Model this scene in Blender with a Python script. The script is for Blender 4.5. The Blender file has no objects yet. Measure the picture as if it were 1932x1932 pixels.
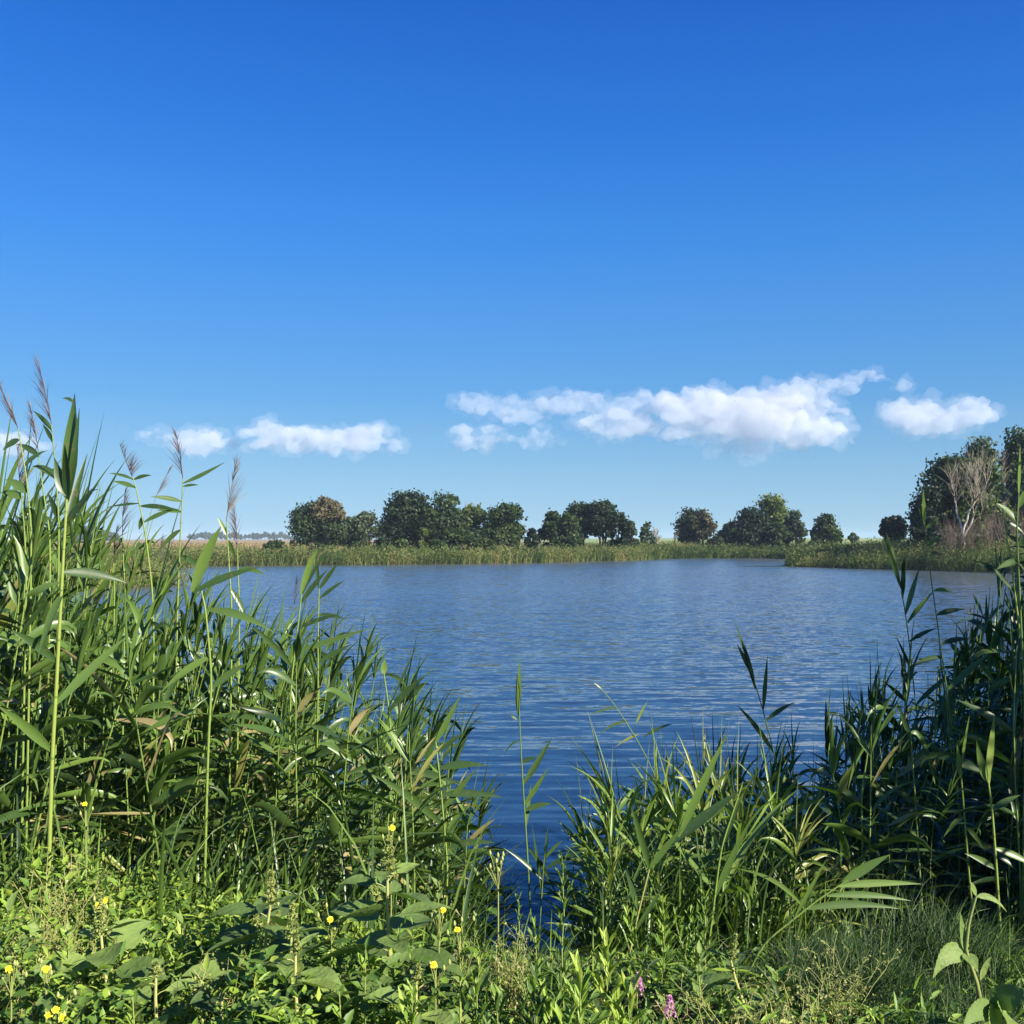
import bpy, math, random
import numpy as np
from mathutils import Vector, noise as mnoise

R = math.radians
random.seed(7)
rng = np.random.default_rng(11)
sc = bpy.context.scene
col = sc.collection

# ------------------------------------------------------------------ camera
F = 1027.0                      # focal length in pixels of a 1024 frame
EYE = 2.8
PITCH = R(1.5)
cam_d = bpy.data.cameras.new("camera")
cam_d.sensor_width = 36.0
cam_d.lens = 36.0 * F / 1024.0
cam_d.clip_start = 0.05
cam_d.clip_end = 40000.0
cam = bpy.data.objects.new("camera", cam_d)
col.objects.link(cam)
cam.location = (0, 0, EYE)
cam.rotation_euler = (R(90) + PITCH, 0, 0)
sc.camera = cam

# ------------------------------------------------------------------ sky and sun
SUN_AZ, SUN_EL = R(127), R(33)  # azimuth clockwise from +Y (view direction)
w = bpy.data.worlds.new("World")
sc.world = w
w.use_nodes = True
nt = w.node_tree
bg = nt.nodes["Background"]
sky = nt.nodes.new("ShaderNodeTexSky")
sky.sky_type = 'NISHITA'
sky.sun_disc = False
sky.sun_elevation = SUN_EL
sky.sun_rotation = SUN_AZ
sky.altitude = 0
sky.air_density = 1.0
sky.dust_density = 0.3
sky.ozone_density = 3.0
tcw = nt.nodes.new("ShaderNodeTexCoord"); sxw = nt.nodes.new("ShaderNodeSeparateXYZ")
nt.links.new(tcw.outputs["Generated"], sxw.inputs[0])
SKY = [(0.0, (0.400, 0.655, 0.850)), (0.035, (0.350, 0.625, 0.865)), (0.086, (0.245, 0.530, 0.850)), (0.135, (0.150, 0.440, 0.860)), (0.182, (0.110, 0.385, 0.870)),
       (0.272, (0.056, 0.300, 0.870)), (0.37, (0.027, 0.210, 0.770)), (0.46, (0.014, 0.150, 0.660)), (0.75, (0.008, 0.080, 0.420)), (1.0, (0.012, 0.070, 0.340))]
rw = nt.nodes.new("ShaderNodeValToRGB"); el_ = rw.color_ramp.elements
while len(el_) < len(SKY): el_.new(0.5)
for e, (p_, c_) in zip(el_, SKY): e.position = p_; e.color = (*c_, 1)
nt.links.new(sxw.outputs["Z"], rw.inputs["Fac"])
side = nt.nodes.new("ShaderNodeMath"); side.operation = 'MULTIPLY_ADD'; side.inputs[1].default_value = -1.4; side.inputs[2].default_value = 8.65
nt.links.new(sxw.outputs["X"], side.inputs[0])                  # a little brighter away from the sun's side
sca = nt.nodes.new("ShaderNodeVectorMath"); sca.operation = 'SCALE'
nt.links.new(rw.outputs[0], sca.inputs[0]); nt.links.new(side.outputs[0], sca.inputs["Scale"])
mixw = nt.nodes.new("ShaderNodeMix"); mixw.data_type = 'RGBA'; mixw.inputs["Factor"].default_value = 0.04
nt.links.new(sca.outputs[0], mixw.inputs[6]); nt.links.new(sky.outputs[0], mixw.inputs[7])
nt.links.new(mixw.outputs[2], bg.inputs["Color"])
bg.inputs["Strength"].default_value = 0.05

sun_d = bpy.data.lights.new("sun", 'SUN')
sun_d.energy = 5.0
sun_d.angle = R(0.53)
sun_d.color = (1.0, 0.93, 0.80)
sun = bpy.data.objects.new("sun", sun_d)
col.objects.link(sun)
sdir = Vector((math.sin(SUN_AZ) * math.cos(SUN_EL), math.cos(SUN_AZ) * math.cos(SUN_EL), math.sin(SUN_EL)))
sun.rotation_euler = sdir.to_track_quat('Z', 'Y').to_euler()
sun.location = (40, -30, 60)

vs = sc.view_settings
sc.display_settings.display_device = 'sRGB'
vs.view_transform = 'Standard'
vs.look = 'None'
vs.exposure = 1.15
vs.gamma = 1.0
vs.use_curve_mapping = False
cy = sc.cycles
cy.use_denoising = True
cy.max_bounces = 12
cy.diffuse_bounces = 2
cy.glossy_bounces = 3
cy.transmission_bounces = 3
cy.transparent_max_bounces = 4
cy.volume_bounces = 10
cy.sample_clamp_indirect = 6.0
cy.use_adaptive_sampling = True
cy.adaptive_threshold = 0.01

# ------------------------------------------------------------------ helpers
cp_, sp_ = math.cos(PITCH), math.sin(PITCH)
def at(px, py, Y):
    """the world point seen at a place of the 1024 frame, Y metres ahead"""
    u, v = (px - 512.0) / F, (512.0 - py) / F
    dy, dz = cp_ - v * sp_, sp_ + v * cp_
    s = Y / dy
    return Vector((u * s, Y, EYE + dz * s))
def big(x, y, Y):               # the same from the coordinates of a 1932 frame
    return at(x * 1024 / 1932, y * 1024 / 1932, Y)
def proj(P):
    x, y, z = P[0], P[1], P[2] - EYE
    d = y * cp_ + z * sp_
    return 512 + F * x / d, 512 - F * (z * cp_ - y * sp_) / d

def smooth(a, b, x):
    t = np.clip((np.asarray(x, float) - a) / (b - a), 0, 1)
    return t * t * (3 - 2 * t)

def tag(o, label=None, cat=None, group=None, kind=None):
    if label: o["label"] = label
    if cat: o["category"] = cat
    if group: o["group"] = group
    if kind: o["kind"] = kind
    return o

def mesh_np(name, V, Fc, mat, tint=None, smooth_=True):
    """V (n,3), Fc (m,k) with k = 3 or 4"""
    V = np.ascontiguousarray(V, np.float32); Fc = np.ascontiguousarray(Fc, np.int32)
    me = bpy.data.meshes.new(name)
    k = Fc.shape[1]
    me.vertices.add(len(V)); me.vertices.foreach_set("co", V.ravel())
    me.loops.add(Fc.size); me.loops.foreach_set("vertex_index", Fc.ravel())
    me.polygons.add(len(Fc))
    me.polygons.foreach_set("loop_start", np.arange(0, Fc.size, k, dtype=np.int32))
    if smooth_: me.polygons.foreach_set("use_smooth", np.ones(len(Fc), bool))
    if tint is not None:
        a = me.attributes.new("tint", 'FLOAT', 'POINT')
        a.data.foreach_set("value", np.ascontiguousarray(tint, np.float32))
    me.update(calc_edges=True)
    me.validate()
    for m in (mat if isinstance(mat, (list, tuple)) else [mat]): me.materials.append(m)
    return me

def link(name, me, parent=None, loc=(0, 0, 0), rot=(0, 0, 0), scale=None):
    o = bpy.data.objects.new(name, me)
    o.location = loc; o.rotation_euler = rot
    if scale is not None: o.scale = scale
    if parent is not None: o.parent = parent
    col.objects.link(o)
    return o

class MB:
    """collects numpy pieces of quads into one mesh"""
    def __init__(s): s.V = []; s.F = []; s.T = []; s.n = 0
    def add(s, V, Fc, T=None):
        V = np.asarray(V, float).reshape(-1, 3)
        s.V.append(V); s.F.append(np.asarray(Fc, int) + s.n)
        s.T.append(np.full(len(V), 0.5) if T is None else np.broadcast_to(np.asarray(T, float), (len(V),)))
        s.n += len(V)
    def mesh(s, name, mat, smooth_=True):
        return mesh_np(name, np.concatenate(s.V), np.concatenate(s.F), mat, np.concatenate(s.T), smooth_)
    def build(s, name, mat, parent=None, loc=(0, 0, 0), rot=(0, 0, 0), smooth_=True):
        return link(name, s.mesh(name, mat, smooth_), parent, loc, rot)

PROFILE = {
    'reed': [0.28, 0.72, 0.98, 1.0, 0.86, 0.62, 0.34, 0.03],
    'grass': [0.7, 1.0, 0.95, 0.85, 0.7, 0.5, 0.28, 0.03],
    'lance': [0.12, 0.55, 0.9, 1.0, 0.9, 0.68, 0.38, 0.03],
    'ovate': [0.10, 0.78, 1.0, 0.97, 0.82, 0.58, 0.30, 0.03],
    'tear': [0.9, 1.0, 0.8, 0.5, 0.2],
}
def prof(kind, n):
    p = PROFILE[kind]
    return np.interp(np.linspace(0, 1, n + 1), np.linspace(0, 1, len(p)), p)

def ribbons(P, az, el, L, W, droop, side=0.0, roll=0.0, twist=0.0, fold=0.25, n=7, kind='reed', tint=0.5, pw=1.4, serr=0.0):
    """leaf blades: base point, heading, rise, length, width, total droop (radians)"""
    P = np.atleast_2d(np.asarray(P, float)); N = len(P)
    b = lambda a: np.broadcast_to(np.asarray(a, float), (N,))
    az, el, L, W, droop, side, roll, twist, tint = map(b, (az, el, L, W, droop, side, roll, twist, tint))
    t = np.linspace(0, 1, n + 1)
    pos = np.zeros((N, n + 1, 3)); pos[:, 0] = P
    dirs = np.zeros((N, n + 1, 3))
    for k in range(n + 1):
        e = el - droop * np.power(t[k], pw)
        a = az + side * t[k]
        dirs[:, k] = np.stack([np.cos(e) * np.sin(a), np.cos(e) * np.cos(a), np.sin(e)], 1)
    for k in range(n):
        d = dirs[:, k] + dirs[:, k + 1]
        d /= np.linalg.norm(d, axis=1, keepdims=True) + 1e-9
        pos[:, k + 1] = pos[:, k] + d * (L / n)[:, None]
    h = np.stack([np.cos(az), -np.sin(az), np.zeros(N)], 1)[:, None, :]      # horizontal side vector
    h = np.broadcast_to(h, dirs.shape)
    up = np.cross(h, dirs); up /= np.linalg.norm(up, axis=2, keepdims=True) + 1e-9
    rr = (roll[:, None] + twist[:, None] * t[None, :])[..., None]
    S = h * np.cos(rr) + up * np.sin(rr)
    U = up * np.cos(rr) - h * np.sin(rr)
    w = (W[:, None] * prof(kind, n)[None, :] * 0.5)[..., None]
    if serr:
        w = w * (1 + serr * np.where(np.arange(n + 1) % 2, 1, -1))[None, :, None]
    V = np.stack([pos - S * w, pos - U * w * fold * 1.6, pos + S * w], 2)       # N,n+1,3,3
    V = V.reshape(-1, 3)
    base = (np.arange(N) * (n + 1) * 3)[:, None, None]
    k = (np.arange(n) * 3)[None, :, None]
    q1 = np.array([0, 1, 4, 3])[None, None, :]; q2 = np.array([1, 2, 5, 4])[None, None, :]
    Fc = np.concatenate([(base + k + q1).reshape(-1, 4), (base + k + q2).reshape(-1, 4)])
    return V, Fc, np.repeat(tint, (n + 1) * 3), pos

def tube(pts, rad, sides=5, tint=0.5):
    pts = np.asarray(pts, float); m = len(pts)
    rad = np.broadcast_to(np.asarray(rad, float), (m,))
    d = np.gradient(pts, axis=0); d /= np.linalg.norm(d, axis=1, keepdims=True) + 1e-9
    ref = np.where(np.abs(d[:, 2:3]) > 0.9, np.array([[1.0, 0, 0]]), np.array([[0, 0, 1.0]]))
    ref = np.broadcast_to(ref[0], d.shape)
    a = np.cross(d, ref); a /= np.linalg.norm(a, axis=1, keepdims=True) + 1e-9
    c = np.cross(d, a)
    th = np.linspace(0, 2 * np.pi, sides, endpoint=False)
    V = pts[:, None, :] + rad[:, None, None] * (np.cos(th)[None, :, None] * a[:, None, :] + np.sin(th)[None, :, None] * c[:, None, :])
    i = np.arange(m - 1)[:, None] * sides; j = np.arange(sides)[None, :]; j2 = (j + 1) % sides
    Fc = np.stack([i + j, i + j2, i + sides + j2, i + sides + j], -1).reshape(-1, 4)
    return V.reshape(-1, 3), Fc, np.full(m * sides, tint)

def cards(P, size, tint, flat=0.0, asp=1.0, normal=None):
    """small leaf-shaped quads (a kite) with random orientation at points P"""
    N = len(P)
    nrm = rng.normal(size=(N, 3))
    if normal is not None: nrm = nrm * (1 - flat) + normal * flat * 2.2
    nrm /= np.linalg.norm(nrm, axis=1, keepdims=True) + 1e-9
    a = np.cross(nrm, rng.normal(size=(N, 3))); a /= np.linalg.norm(a, axis=1, keepdims=True) + 1e-9
    b = np.cross(nrm, a)
    s = np.broadcast_to(np.asarray(size, float), (N,))[:, None]
    V = np.stack([P - a * s, P - b * s * 0.55 * asp - a * s * .1, P + a * s, P + b * s * 0.55 * asp - a * s * .1], 1).reshape(-1, 3)
    Fc = (np.arange(N) * 4)[:, None] + np.array([0, 1, 2, 3])[None, :]
    return V, Fc, np.repeat(np.broadcast_to(tint, (N,)), 4)

# ------------------------------------------------------------------ materials
def new_mat(name):
    m = bpy.data.materials.new(name); m.use_nodes = True
    return m, m.node_tree, m.node_tree.nodes["Principled BSDF"]

def ramp(nt, stops):
    r = nt.nodes.new("ShaderNodeValToRGB")
    el = r.color_ramp.elements
    while len(el) < len(stops): el.new(0.5)
    for e, (p, c) in zip(el, stops): e.position = p; e.color = (*c, 1)
    return r

def leaf_mat(name, stops, transl=0.45, rough=0.45, spec=0.4, vary=0.12, scale=30.0, tcol=(0.55, 0.75, 0.12), spots=0.0):
    """plant tissue: colour by the plant's own tint, lit from both sides"""
    m, nt, p = new_mat(name)
    at_ = nt.nodes.new("ShaderNodeAttribute"); at_.attribute_name = "tint"
    oi = nt.nodes.new("ShaderNodeObjectInfo")
    tc = nt.nodes.new("ShaderNodeTexCoord")
    nz = nt.nodes.new("ShaderNodeTexNoise"); nz.inputs["Scale"].default_value = scale; nz.inputs["Detail"].default_value = 3
    nt.links.new(tc.outputs["Object"], nz.inputs["Vector"])
    def mad(a, k, c=0.0):
        q = nt.nodes.new("ShaderNodeMath"); q.operation = 'MULTIPLY_ADD'
        nt.links.new(a, q.inputs[0]); q.inputs[1].default_value = k
        if isinstance(c, float): q.inputs[2].default_value = c
        else: nt.links.new(c, q.inputs[2])
        return q.outputs[0]
    v = mad(nz.outputs["Fac"], vary * 2, mad(oi.outputs["Random"], 0.14, mad(at_.outputs["Fac"], 1.0, -vary - 0.07)))
    rp = ramp(nt, stops)
    nt.links.new(v, rp.inputs["Fac"])
    rc_ = rp.outputs["Color"]
    if spots:                                                   # browned flecks and dry streaks
        ns = nt.nodes.new("ShaderNodeTexNoise"); ns.inputs["Scale"].default_value = 55; ns.inputs["Detail"].default_value = 4
        nt.links.new(tc.outputs["Object"], ns.inputs["Vector"])
        mr_ = nt.nodes.new("ShaderNodeMapRange"); nt.links.new(ns.outputs["Fac"], mr_.inputs[0]); mr_.inputs[1].default_value = .60; mr_.inputs[2].default_value = .72; mr_.inputs[4].default_value = spots
        mb_ = nt.nodes.new("ShaderNodeMix"); mb_.data_type = 'RGBA'; nt.links.new(mr_.outputs[0], mb_.inputs["Factor"])
        nt.links.new(rc_, mb_.inputs[6]); mb_.inputs[7].default_value = (0.16, 0.11, 0.05, 1); rc_ = mb_.outputs[2]
    nt.links.new(rc_, p.inputs["Base Color"])
    p.inputs["Roughness"].default_value = rough
    p.inputs["Specular IOR Level"].default_value = spec
    out = nt.nodes["Material Output"]
    if transl > 0:
        tr = nt.nodes.new("ShaderNodeBsdfTranslucent")
        mx = nt.nodes.new("ShaderNodeMix"); mx.data_type = 'RGBA'; mx.blend_type = 'MIX'
        mx.inputs["Factor"].default_value = 0.6
        nt.links.new(rc_, mx.inputs[6])
        g = nt.nodes.new("ShaderNodeMix"); g.data_type = 'RGBA'; g.blend_type = 'MULTIPLY'; g.inputs["Factor"].default_value = 1.0
        nt.links.new(rc_, g.inputs[6]); g.inputs[7].default_value = (*[c * 2.6 for c in tcol], 1)
        nt.links.new(g.outputs[2], mx.inputs[7])
        nt.links.new(mx.outputs[2], tr.inputs["Color"])
        ms = nt.nodes.new("ShaderNodeMixShader"); ms.inputs[0].default_value = transl
        nt.links.new(p.outputs[0], ms.inputs[1]); nt.links.new(tr.outputs[0], ms.inputs[2])
        nt.links.new(ms.outputs[0], out.inputs["Surface"])
    return m
# ------------------------------------------------------------------ terrain and pond
POND = np.array([(-0.9, 6.9), (0.4, 6.7), (1.5, 6.8), (3.0, 7.0), (6.0, 7.5), (12, 10), (24, 17), (36, 34), (43, 55), (45, 74), (40.5, 84), (37.5, 90), (32, 97),
                 (28.2, 105.5), (33, 112), (39, 124), (40, 140), (37, 147), (29, 148), (22.3, 146), (16, 134), (11, 128), (3, 119), (-4, 114), (-16, 110), (-24, 107), (-31, 105),
                 (-36, 98), (-35, 88), (-30, 78), (-25, 70), (-19.6, 62), (-22, 58), (-32, 55), (-48, 50), (-50, 35), (-40, 22), (-22, 13), (-12, 9.6), (-6, 8.0), (-3, 7.3)])
def pond_sdf(X, Y):
    """signed distance to the shore, negative over water"""
    X = np.asarray(X, float); Y = np.asarray(Y, float)
    d = np.full(X.shape, 1e9); inside = np.zeros(X.shape, bool)
    n = len(POND)
    for i in range(n):
        ax, ay = POND[i]; bx, by = POND[(i + 1) % n]
        ex, ey = bx - ax, by - ay
        t = np.clip(((X - ax) * ex + (Y - ay) * ey) / (ex * ex + ey * ey), 0, 1)
        d = np.minimum(d, np.hypot(X - ax - t * ex, Y - ay - t * ey))
        c = ((ay > Y) != (by > Y)) & (X < (bx - ax) * (Y - ay) / (by - ay + 1e-12) + ax)
        inside ^= c
    return np.where(inside, -d, d)
def wob(X, Y, s, seed=0.0):
    return (np.sin(X * s + 1.3 + seed) * np.cos(Y * s * 1.17 + .4 + seed) + .5 * np.sin(X * s * 2.3 + Y * s * 1.9 + seed * 2)) / 1.5
def ground_z(X, Y):
    X = np.asarray(X, float); Y = np.asarray(Y, float)
    d = pond_sdf(X, Y)
    far = smooth(15, 60, Y)
    near_h = 1.2 + 0.03 * wob(X, Y, 2.0)
    far_h = 0.35 + 0.65 * smooth(3, 16, d) + 0.25 * smooth(20, 80, d)
    far_h = far_h + 0.5 * smooth(30, 60, X) * smooth(3, 14, d) + 1.6 * smooth(240, 800, Y) * smooth(-60, 160, X)
    H = near_h * (1 - far) * smooth(-0.2, 3.2, d) + far_h * far * smooth(-0.3, 2.5, d)
    return np.where(d > 0, H + 0.02, -1.3 * smooth(0, 5, -d) - 0.02 + 0 * H)
def gz(x, y): return float(ground_z(np.array([x]), np.array([y]))[0])

def axis(lo, hi, segs):
    a = [lo]
    for end, step in segs:
        while a[-1] < end: a.append(a[-1] + step)
    return np.array(a)
xs_r = axis(0, 0, [(8, .25), (60, 1.5), (300, 12), (3000, 120)])
xs = np.concatenate([-xs_r[::-1][:-1], xs_r])
ys = axis(-60, 0, [(0, 10), (12, .25), (20, 1.0), (170, 1.5), (400, 12), (3000, 110)])
GX, GY = np.meshgrid(xs, ys)
GZ = ground_z(GX, GY)
nx, ny = len(xs), len(ys)
idx = np.arange(nx * ny).reshape(ny, nx)
GF = np.stack([idx[:-1, :-1], idx[:-1, 1:], idx[1:, 1:], idx[1:, :-1]], -1).reshape(-1, 4)

m_ground, nt, p = new_mat("earth_and_dry_grass")
geo = nt.nodes.new("ShaderNodeNewGeometry")
sx = nt.nodes.new("ShaderNodeSeparateXYZ"); nt.links.new(geo.outputs["Position"], sx.inputs[0])
nz = nt.nodes.new("ShaderNodeTexNoise"); nz.inputs["Scale"].default_value = 0.05; nz.inputs["Detail"].default_value = 8
nt.links.new(geo.outputs["Position"], nz.inputs["Vector"])
r_near = ramp(nt, [(0.35, (0.030, 0.022, 0.013)), (0.65, (0.075, 0.058, 0.034))])
nz2 = nt.nodes.new("ShaderNodeTexNoise"); nz2.inputs["Scale"].default_value = 14; nz2.inputs["Detail"].default_value = 8
nt.links.new(geo.outputs["Position"], nz2.inputs["Vector"]); nt.links.new(nz2.outputs["Fac"], r_near.inputs["Fac"])
r_dry = ramp(nt, [(0.35, (0.20, 0.145, 0.07)), (0.65, (0.29, 0.20, 0.105))])
r_grn = ramp(nt, [(0.35, (0.17, 0.22, 0.07)), (0.65, (0.23, 0.27, 0.09))])
nt.links.new(nz.outputs["Fac"], r_dry.inputs["Fac"]); nt.links.new(nz.outputs["Fac"], r_grn.inputs["Fac"])
def maprange(v, a, b):
    q = nt.nodes.new("ShaderNodeMapRange"); nt.links.new(v, q.inputs[0]); q.inputs[1].default_value = a; q.inputs[2].default_value = b
    return q.outputs[0]
def mixc(f, a, b):
    q = nt.nodes.new("ShaderNodeMix"); q.data_type = 'RGBA'
    nt.links.new(f, q.inputs["Factor"]); nt.links.new(a, q.inputs[6]); nt.links.new(b, q.inputs[7]); return q.outputs[2]
c1 = mixc(maprange(sx.outputs["X"], -5, 25), r_dry.outputs[0], r_grn.outputs[0])
c2 = mixc(maprange(sx.outputs["Y"], 20, 60), r_near.outputs[0], c1)
mud = nt.nodes.new("ShaderNodeRGB"); mud.outputs[0].default_value = (0.035, 0.030, 0.018, 1)
c2 = mixc(maprange(sx.outputs["Z"], .30, .65), mud.outputs[0], c2)
nt.links.new(c2, p.inputs["Base Color"]); p.inputs["Roughness"].default_value = 0.95
bp = nt.nodes.new("ShaderNodeBump"); bp.inputs["Strength"].default_value = 0.6; bp.inputs["Distance"].default_value = 0.05
nt.links.new(nz2.outputs["Fac"], bp.inputs["Height"]); nt.links.new(bp.outputs[0], p.inputs["Normal"])
g = link("ground", mesh_np("ground", np.stack([GX.ravel(), GY.ravel(), GZ.ravel()], 1), GF, m_ground))
tag(g, "brown earth bank and the dry and green fields around the pond", "ground", kind="structure")

# water: one flat sheet a little inside the shore, ripples from the surface's own relief
m_water, nt, p = new_mat("pond_water")
p.inputs["Base Color"].default_value = (0.022, 0.058, 0.115, 1)
p.inputs["Roughness"].default_value = 0.06
p.inputs["IOR"].default_value = 1.40
p.inputs["Specular IOR Level"].default_value = 0.5
geo = nt.nodes.new("ShaderNodeNewGeometry")
def wnoise(scl, xs_, detail=2, dist=0.0, rot=0.0, out="Fac"):
    mp = nt.nodes.new("ShaderNodeMapping"); mp.inputs["Scale"].default_value = (xs_, 1, 1); mp.inputs["Rotation"].default_value = (0, 0, rot)
    nt.links.new(geo.outputs["Position"], mp.inputs["Vector"])
    n_ = nt.nodes.new("ShaderNodeTexNoise"); n_.inputs["Scale"].default_value = scl; n_.inputs["Detail"].default_value = detail
    n_.inputs["Roughness"].default_value = 0.55; n_.inputs["Distortion"].default_value = dist
    nt.links.new(mp.outputs[0], n_.inputs["Vector"]); return n_.outputs[out]
def math_(op, a, b):
    q = nt.nodes.new("ShaderNodeMath"); q.operation = op
    for i, v in enumerate((a, b)):
        if isinstance(v, (int, float)): q.inputs[i].default_value = v
        else: nt.links.new(v, q.inputs[i])
    return q.outputs[0]
sy = nt.nodes.new("ShaderNodeSeparateXYZ"); nt.links.new(geo.outputs["Position"], sy.inputs[0])
def mr(v, a, b, c, d):
    q = nt.nodes.new("ShaderNodeMapRange"); nt.links.new(v, q.inputs[0])
    for k_, x_ in zip((1, 2, 3, 4), (a, b, c, d)): q.inputs[k_].default_value = x_
    return q.outputs[0]
Yo = sy.outputs["Y"]
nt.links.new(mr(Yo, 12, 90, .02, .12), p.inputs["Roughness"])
cw = ramp(nt, [(0.0, (0.006, 0.022, 0.055)), (0.25, (0.022, 0.040, 0.064)), (1.0, (0.060, 0.085, 0.110))])  # darker towards the near bank: murk and reed shade put into the base colour
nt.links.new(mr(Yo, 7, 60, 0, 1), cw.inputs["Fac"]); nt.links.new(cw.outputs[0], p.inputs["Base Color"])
gust = math_('ADD', math_('MULTIPLY', wnoise(0.10, 0.4, 2), 0.6), 0.70)
def slope(scl, xs_, detail, dist, rot, amp):
    """the surface's slope as a field of its own, so that it keeps its strength at any distance"""
    c = wnoise(scl, xs_, detail, dist, rot, "Color")
    a = nt.nodes.new("ShaderNodeVectorMath"); a.operation = 'SUBTRACT'; nt.links.new(c, a.inputs[0]); a.inputs[1].default_value = (.5, .5, .5)
    b = nt.nodes.new("ShaderNodeVectorMath"); b.operation = 'SCALE'; nt.links.new(a.outputs[0], b.inputs[0])
    nt.links.new(math_('MULTIPLY', amp, gust), b.inputs["Scale"]); return b.outputs[0]
def vadd(a, b):
    q = nt.nodes.new("ShaderNodeVectorMath"); q.operation = 'ADD'; nt.links.new(a, q.inputs[0]); nt.links.new(b, q.inputs[1]); return q.outputs[0]
s_ = slope(6.2, 0.11, 1.5, 0.2, 0.03, mr(Yo, 7, 12, 0.22, 0.38))          # long crests in the lee of the bank
s_ = vadd(s_, slope(8.0, 0.48, 2.5, 0.3, -0.08, mr(Yo, 8, 30, 0.03, 0.52)))   # short wind chop further out
s_ = vadd(s_, slope(3.2, 0.70, 2.0, 0.2, 0.1, mr(Yo, 12, 60, 0.05, 0.40)))
m3 = nt.nodes.new("ShaderNodeVectorMath"); m3.operation = 'MULTIPLY'; nt.links.new(s_, m3.inputs[0]); m3.inputs[1].default_value = (.6, 1, 0)
up_ = nt.nodes.new("ShaderNodeCombineXYZ"); up_.inputs[2].default_value = 1.0; nt.links.new(mr(Yo, 10, 50, -0.01, -0.075), up_.inputs[1])   # of the far wavelets only the near faces show
nn_ = nt.nodes.new("ShaderNodeVectorMath"); nn_.operation = 'NORMALIZE'
nt.links.new(vadd(m3.outputs[0], up_.outputs[0]), nn_.inputs[0]); nt.links.new(nn_.outputs[0], p.inputs["Normal"])
wx = np.linspace(-70, 70, 57); wy = np.linspace(3.5, 160, 80)
WX, WY = np.meshgrid(wx, wy)
idx = np.arange(WX.size).reshape(WX.shape)
WF = np.stack([idx[:-1, :-1], idx[:-1, 1:], idx[1:, 1:], idx[1:, :-1]], -1).reshape(-1, 4)
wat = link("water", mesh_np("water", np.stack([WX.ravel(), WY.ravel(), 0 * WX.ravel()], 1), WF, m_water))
tag(wat, "rippled blue pond water between the reed banks", "water", kind="structure")

# ------------------------------------------------------------------ clouds, nine kilometres off
m_cloud = bpy.data.materials.new("cloud_vapour"); m_cloud.use_nodes = True
nt = m_cloud.node_tree; nt.nodes.clear()
out = nt.nodes.new("ShaderNodeOutputMaterial"); pv = nt.nodes.new("ShaderNodeVolumePrincipled")
pv.inputs["Color"].default_value = (0.82, 0.83, 0.87, 1); pv.inputs["Density"].default_value = 0.0052; pv.inputs["Anisotropy"].default_value = 0.0
nt.links.new(pv.outputs[0], out.inputs["Volume"])

def ico():
    t = (1 + 5 ** .5) / 2
    v = np.array([(-1, t, 0), (1, t, 0), (-1, -t, 0), (1, -t, 0), (0, -1, t), (0, 1, t), (0, -1, -t), (0, 1, -t), (t, 0, -1), (t, 0, 1), (-t, 0, -1), (-t, 0, 1)], float)
    v /= np.linalg.norm(v[0])
    f = [(0, 11, 5), (0, 5, 1), (0, 1, 7), (0, 7, 10), (0, 10, 11), (1, 5, 9), (5, 11, 4), (11, 10, 2), (10, 7, 6), (7, 1, 8), (3, 9, 4), (3, 4, 2), (3, 2, 6), (3, 6, 8), (3, 8, 9), (4, 9, 5), (2, 4, 11), (6, 2, 10), (8, 6, 7), (9, 8, 1)]
    v = list(map(tuple, v)); cache = {}
    def mid(a, b):
        k = (min(a, b), max(a, b))
        if k not in cache:
            q = np.array(v[a]) + np.array(v[b]); q /= np.linalg.norm(q); v.append(tuple(q)); cache[k] = len(v) - 1
        return cache[k]
    for _ in range(2):
        g = []
        for a, b, c in f:
            x, y, z = mid(a, b), mid(b, c), mid(c, a); g += [(a, x, z), (b, y, x), (c, z, y), (x, y, z)]
        f = g
    return np.array(v), np.array(f)
ICO_V, ICO_F = ico()
CD = 9000.0
PXM = CD / F * 1024 / 1932      # metres per pixel of the 1932 frame
m_veil = m_cloud.copy(); m_veil.name = "thin_vapour"
m_veil.node_tree.nodes["Principled Volume"].inputs["Density"].default_value = 0.0011
def hull(name, V, Fc, mat, vox, ns, amp):
    me = mesh_np(name, V, Fc, mat); o = bpy.data.objects.new(name, me); col.objects.link(o)
    md = o.modifiers.new("r", 'REMESH'); md.mode = 'VOXEL'; md.voxel_size = vox
    me2 = bpy.data.meshes.new_from_object(o.evaluated_get(bpy.context.evaluated_depsgraph_get()))
    o.modifiers.clear(); o.data = me2; me2.name = name; bpy.data.meshes.remove(me)
    me2.materials.clear(); me2.materials.append(mat)
    nv = len(me2.vertices); co = np.empty(nv * 3, np.float32); me2.vertices.foreach_get("co", co); co = co.reshape(-1, 3)
    no = np.empty(nv * 3, np.float32); me2.vertex_normals.foreach_get("vector", no); no = no.reshape(-1, 3)
    d = np.array([mnoise.fractal(Vector(c) / ns, 0.75, 2.15, 5) for c in co.astype(float)])
    me2.vertices.foreach_set("co", (co + no * (d * amp)[:, None]).astype(np.float32).ravel()); me2.update()
    return o
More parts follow.
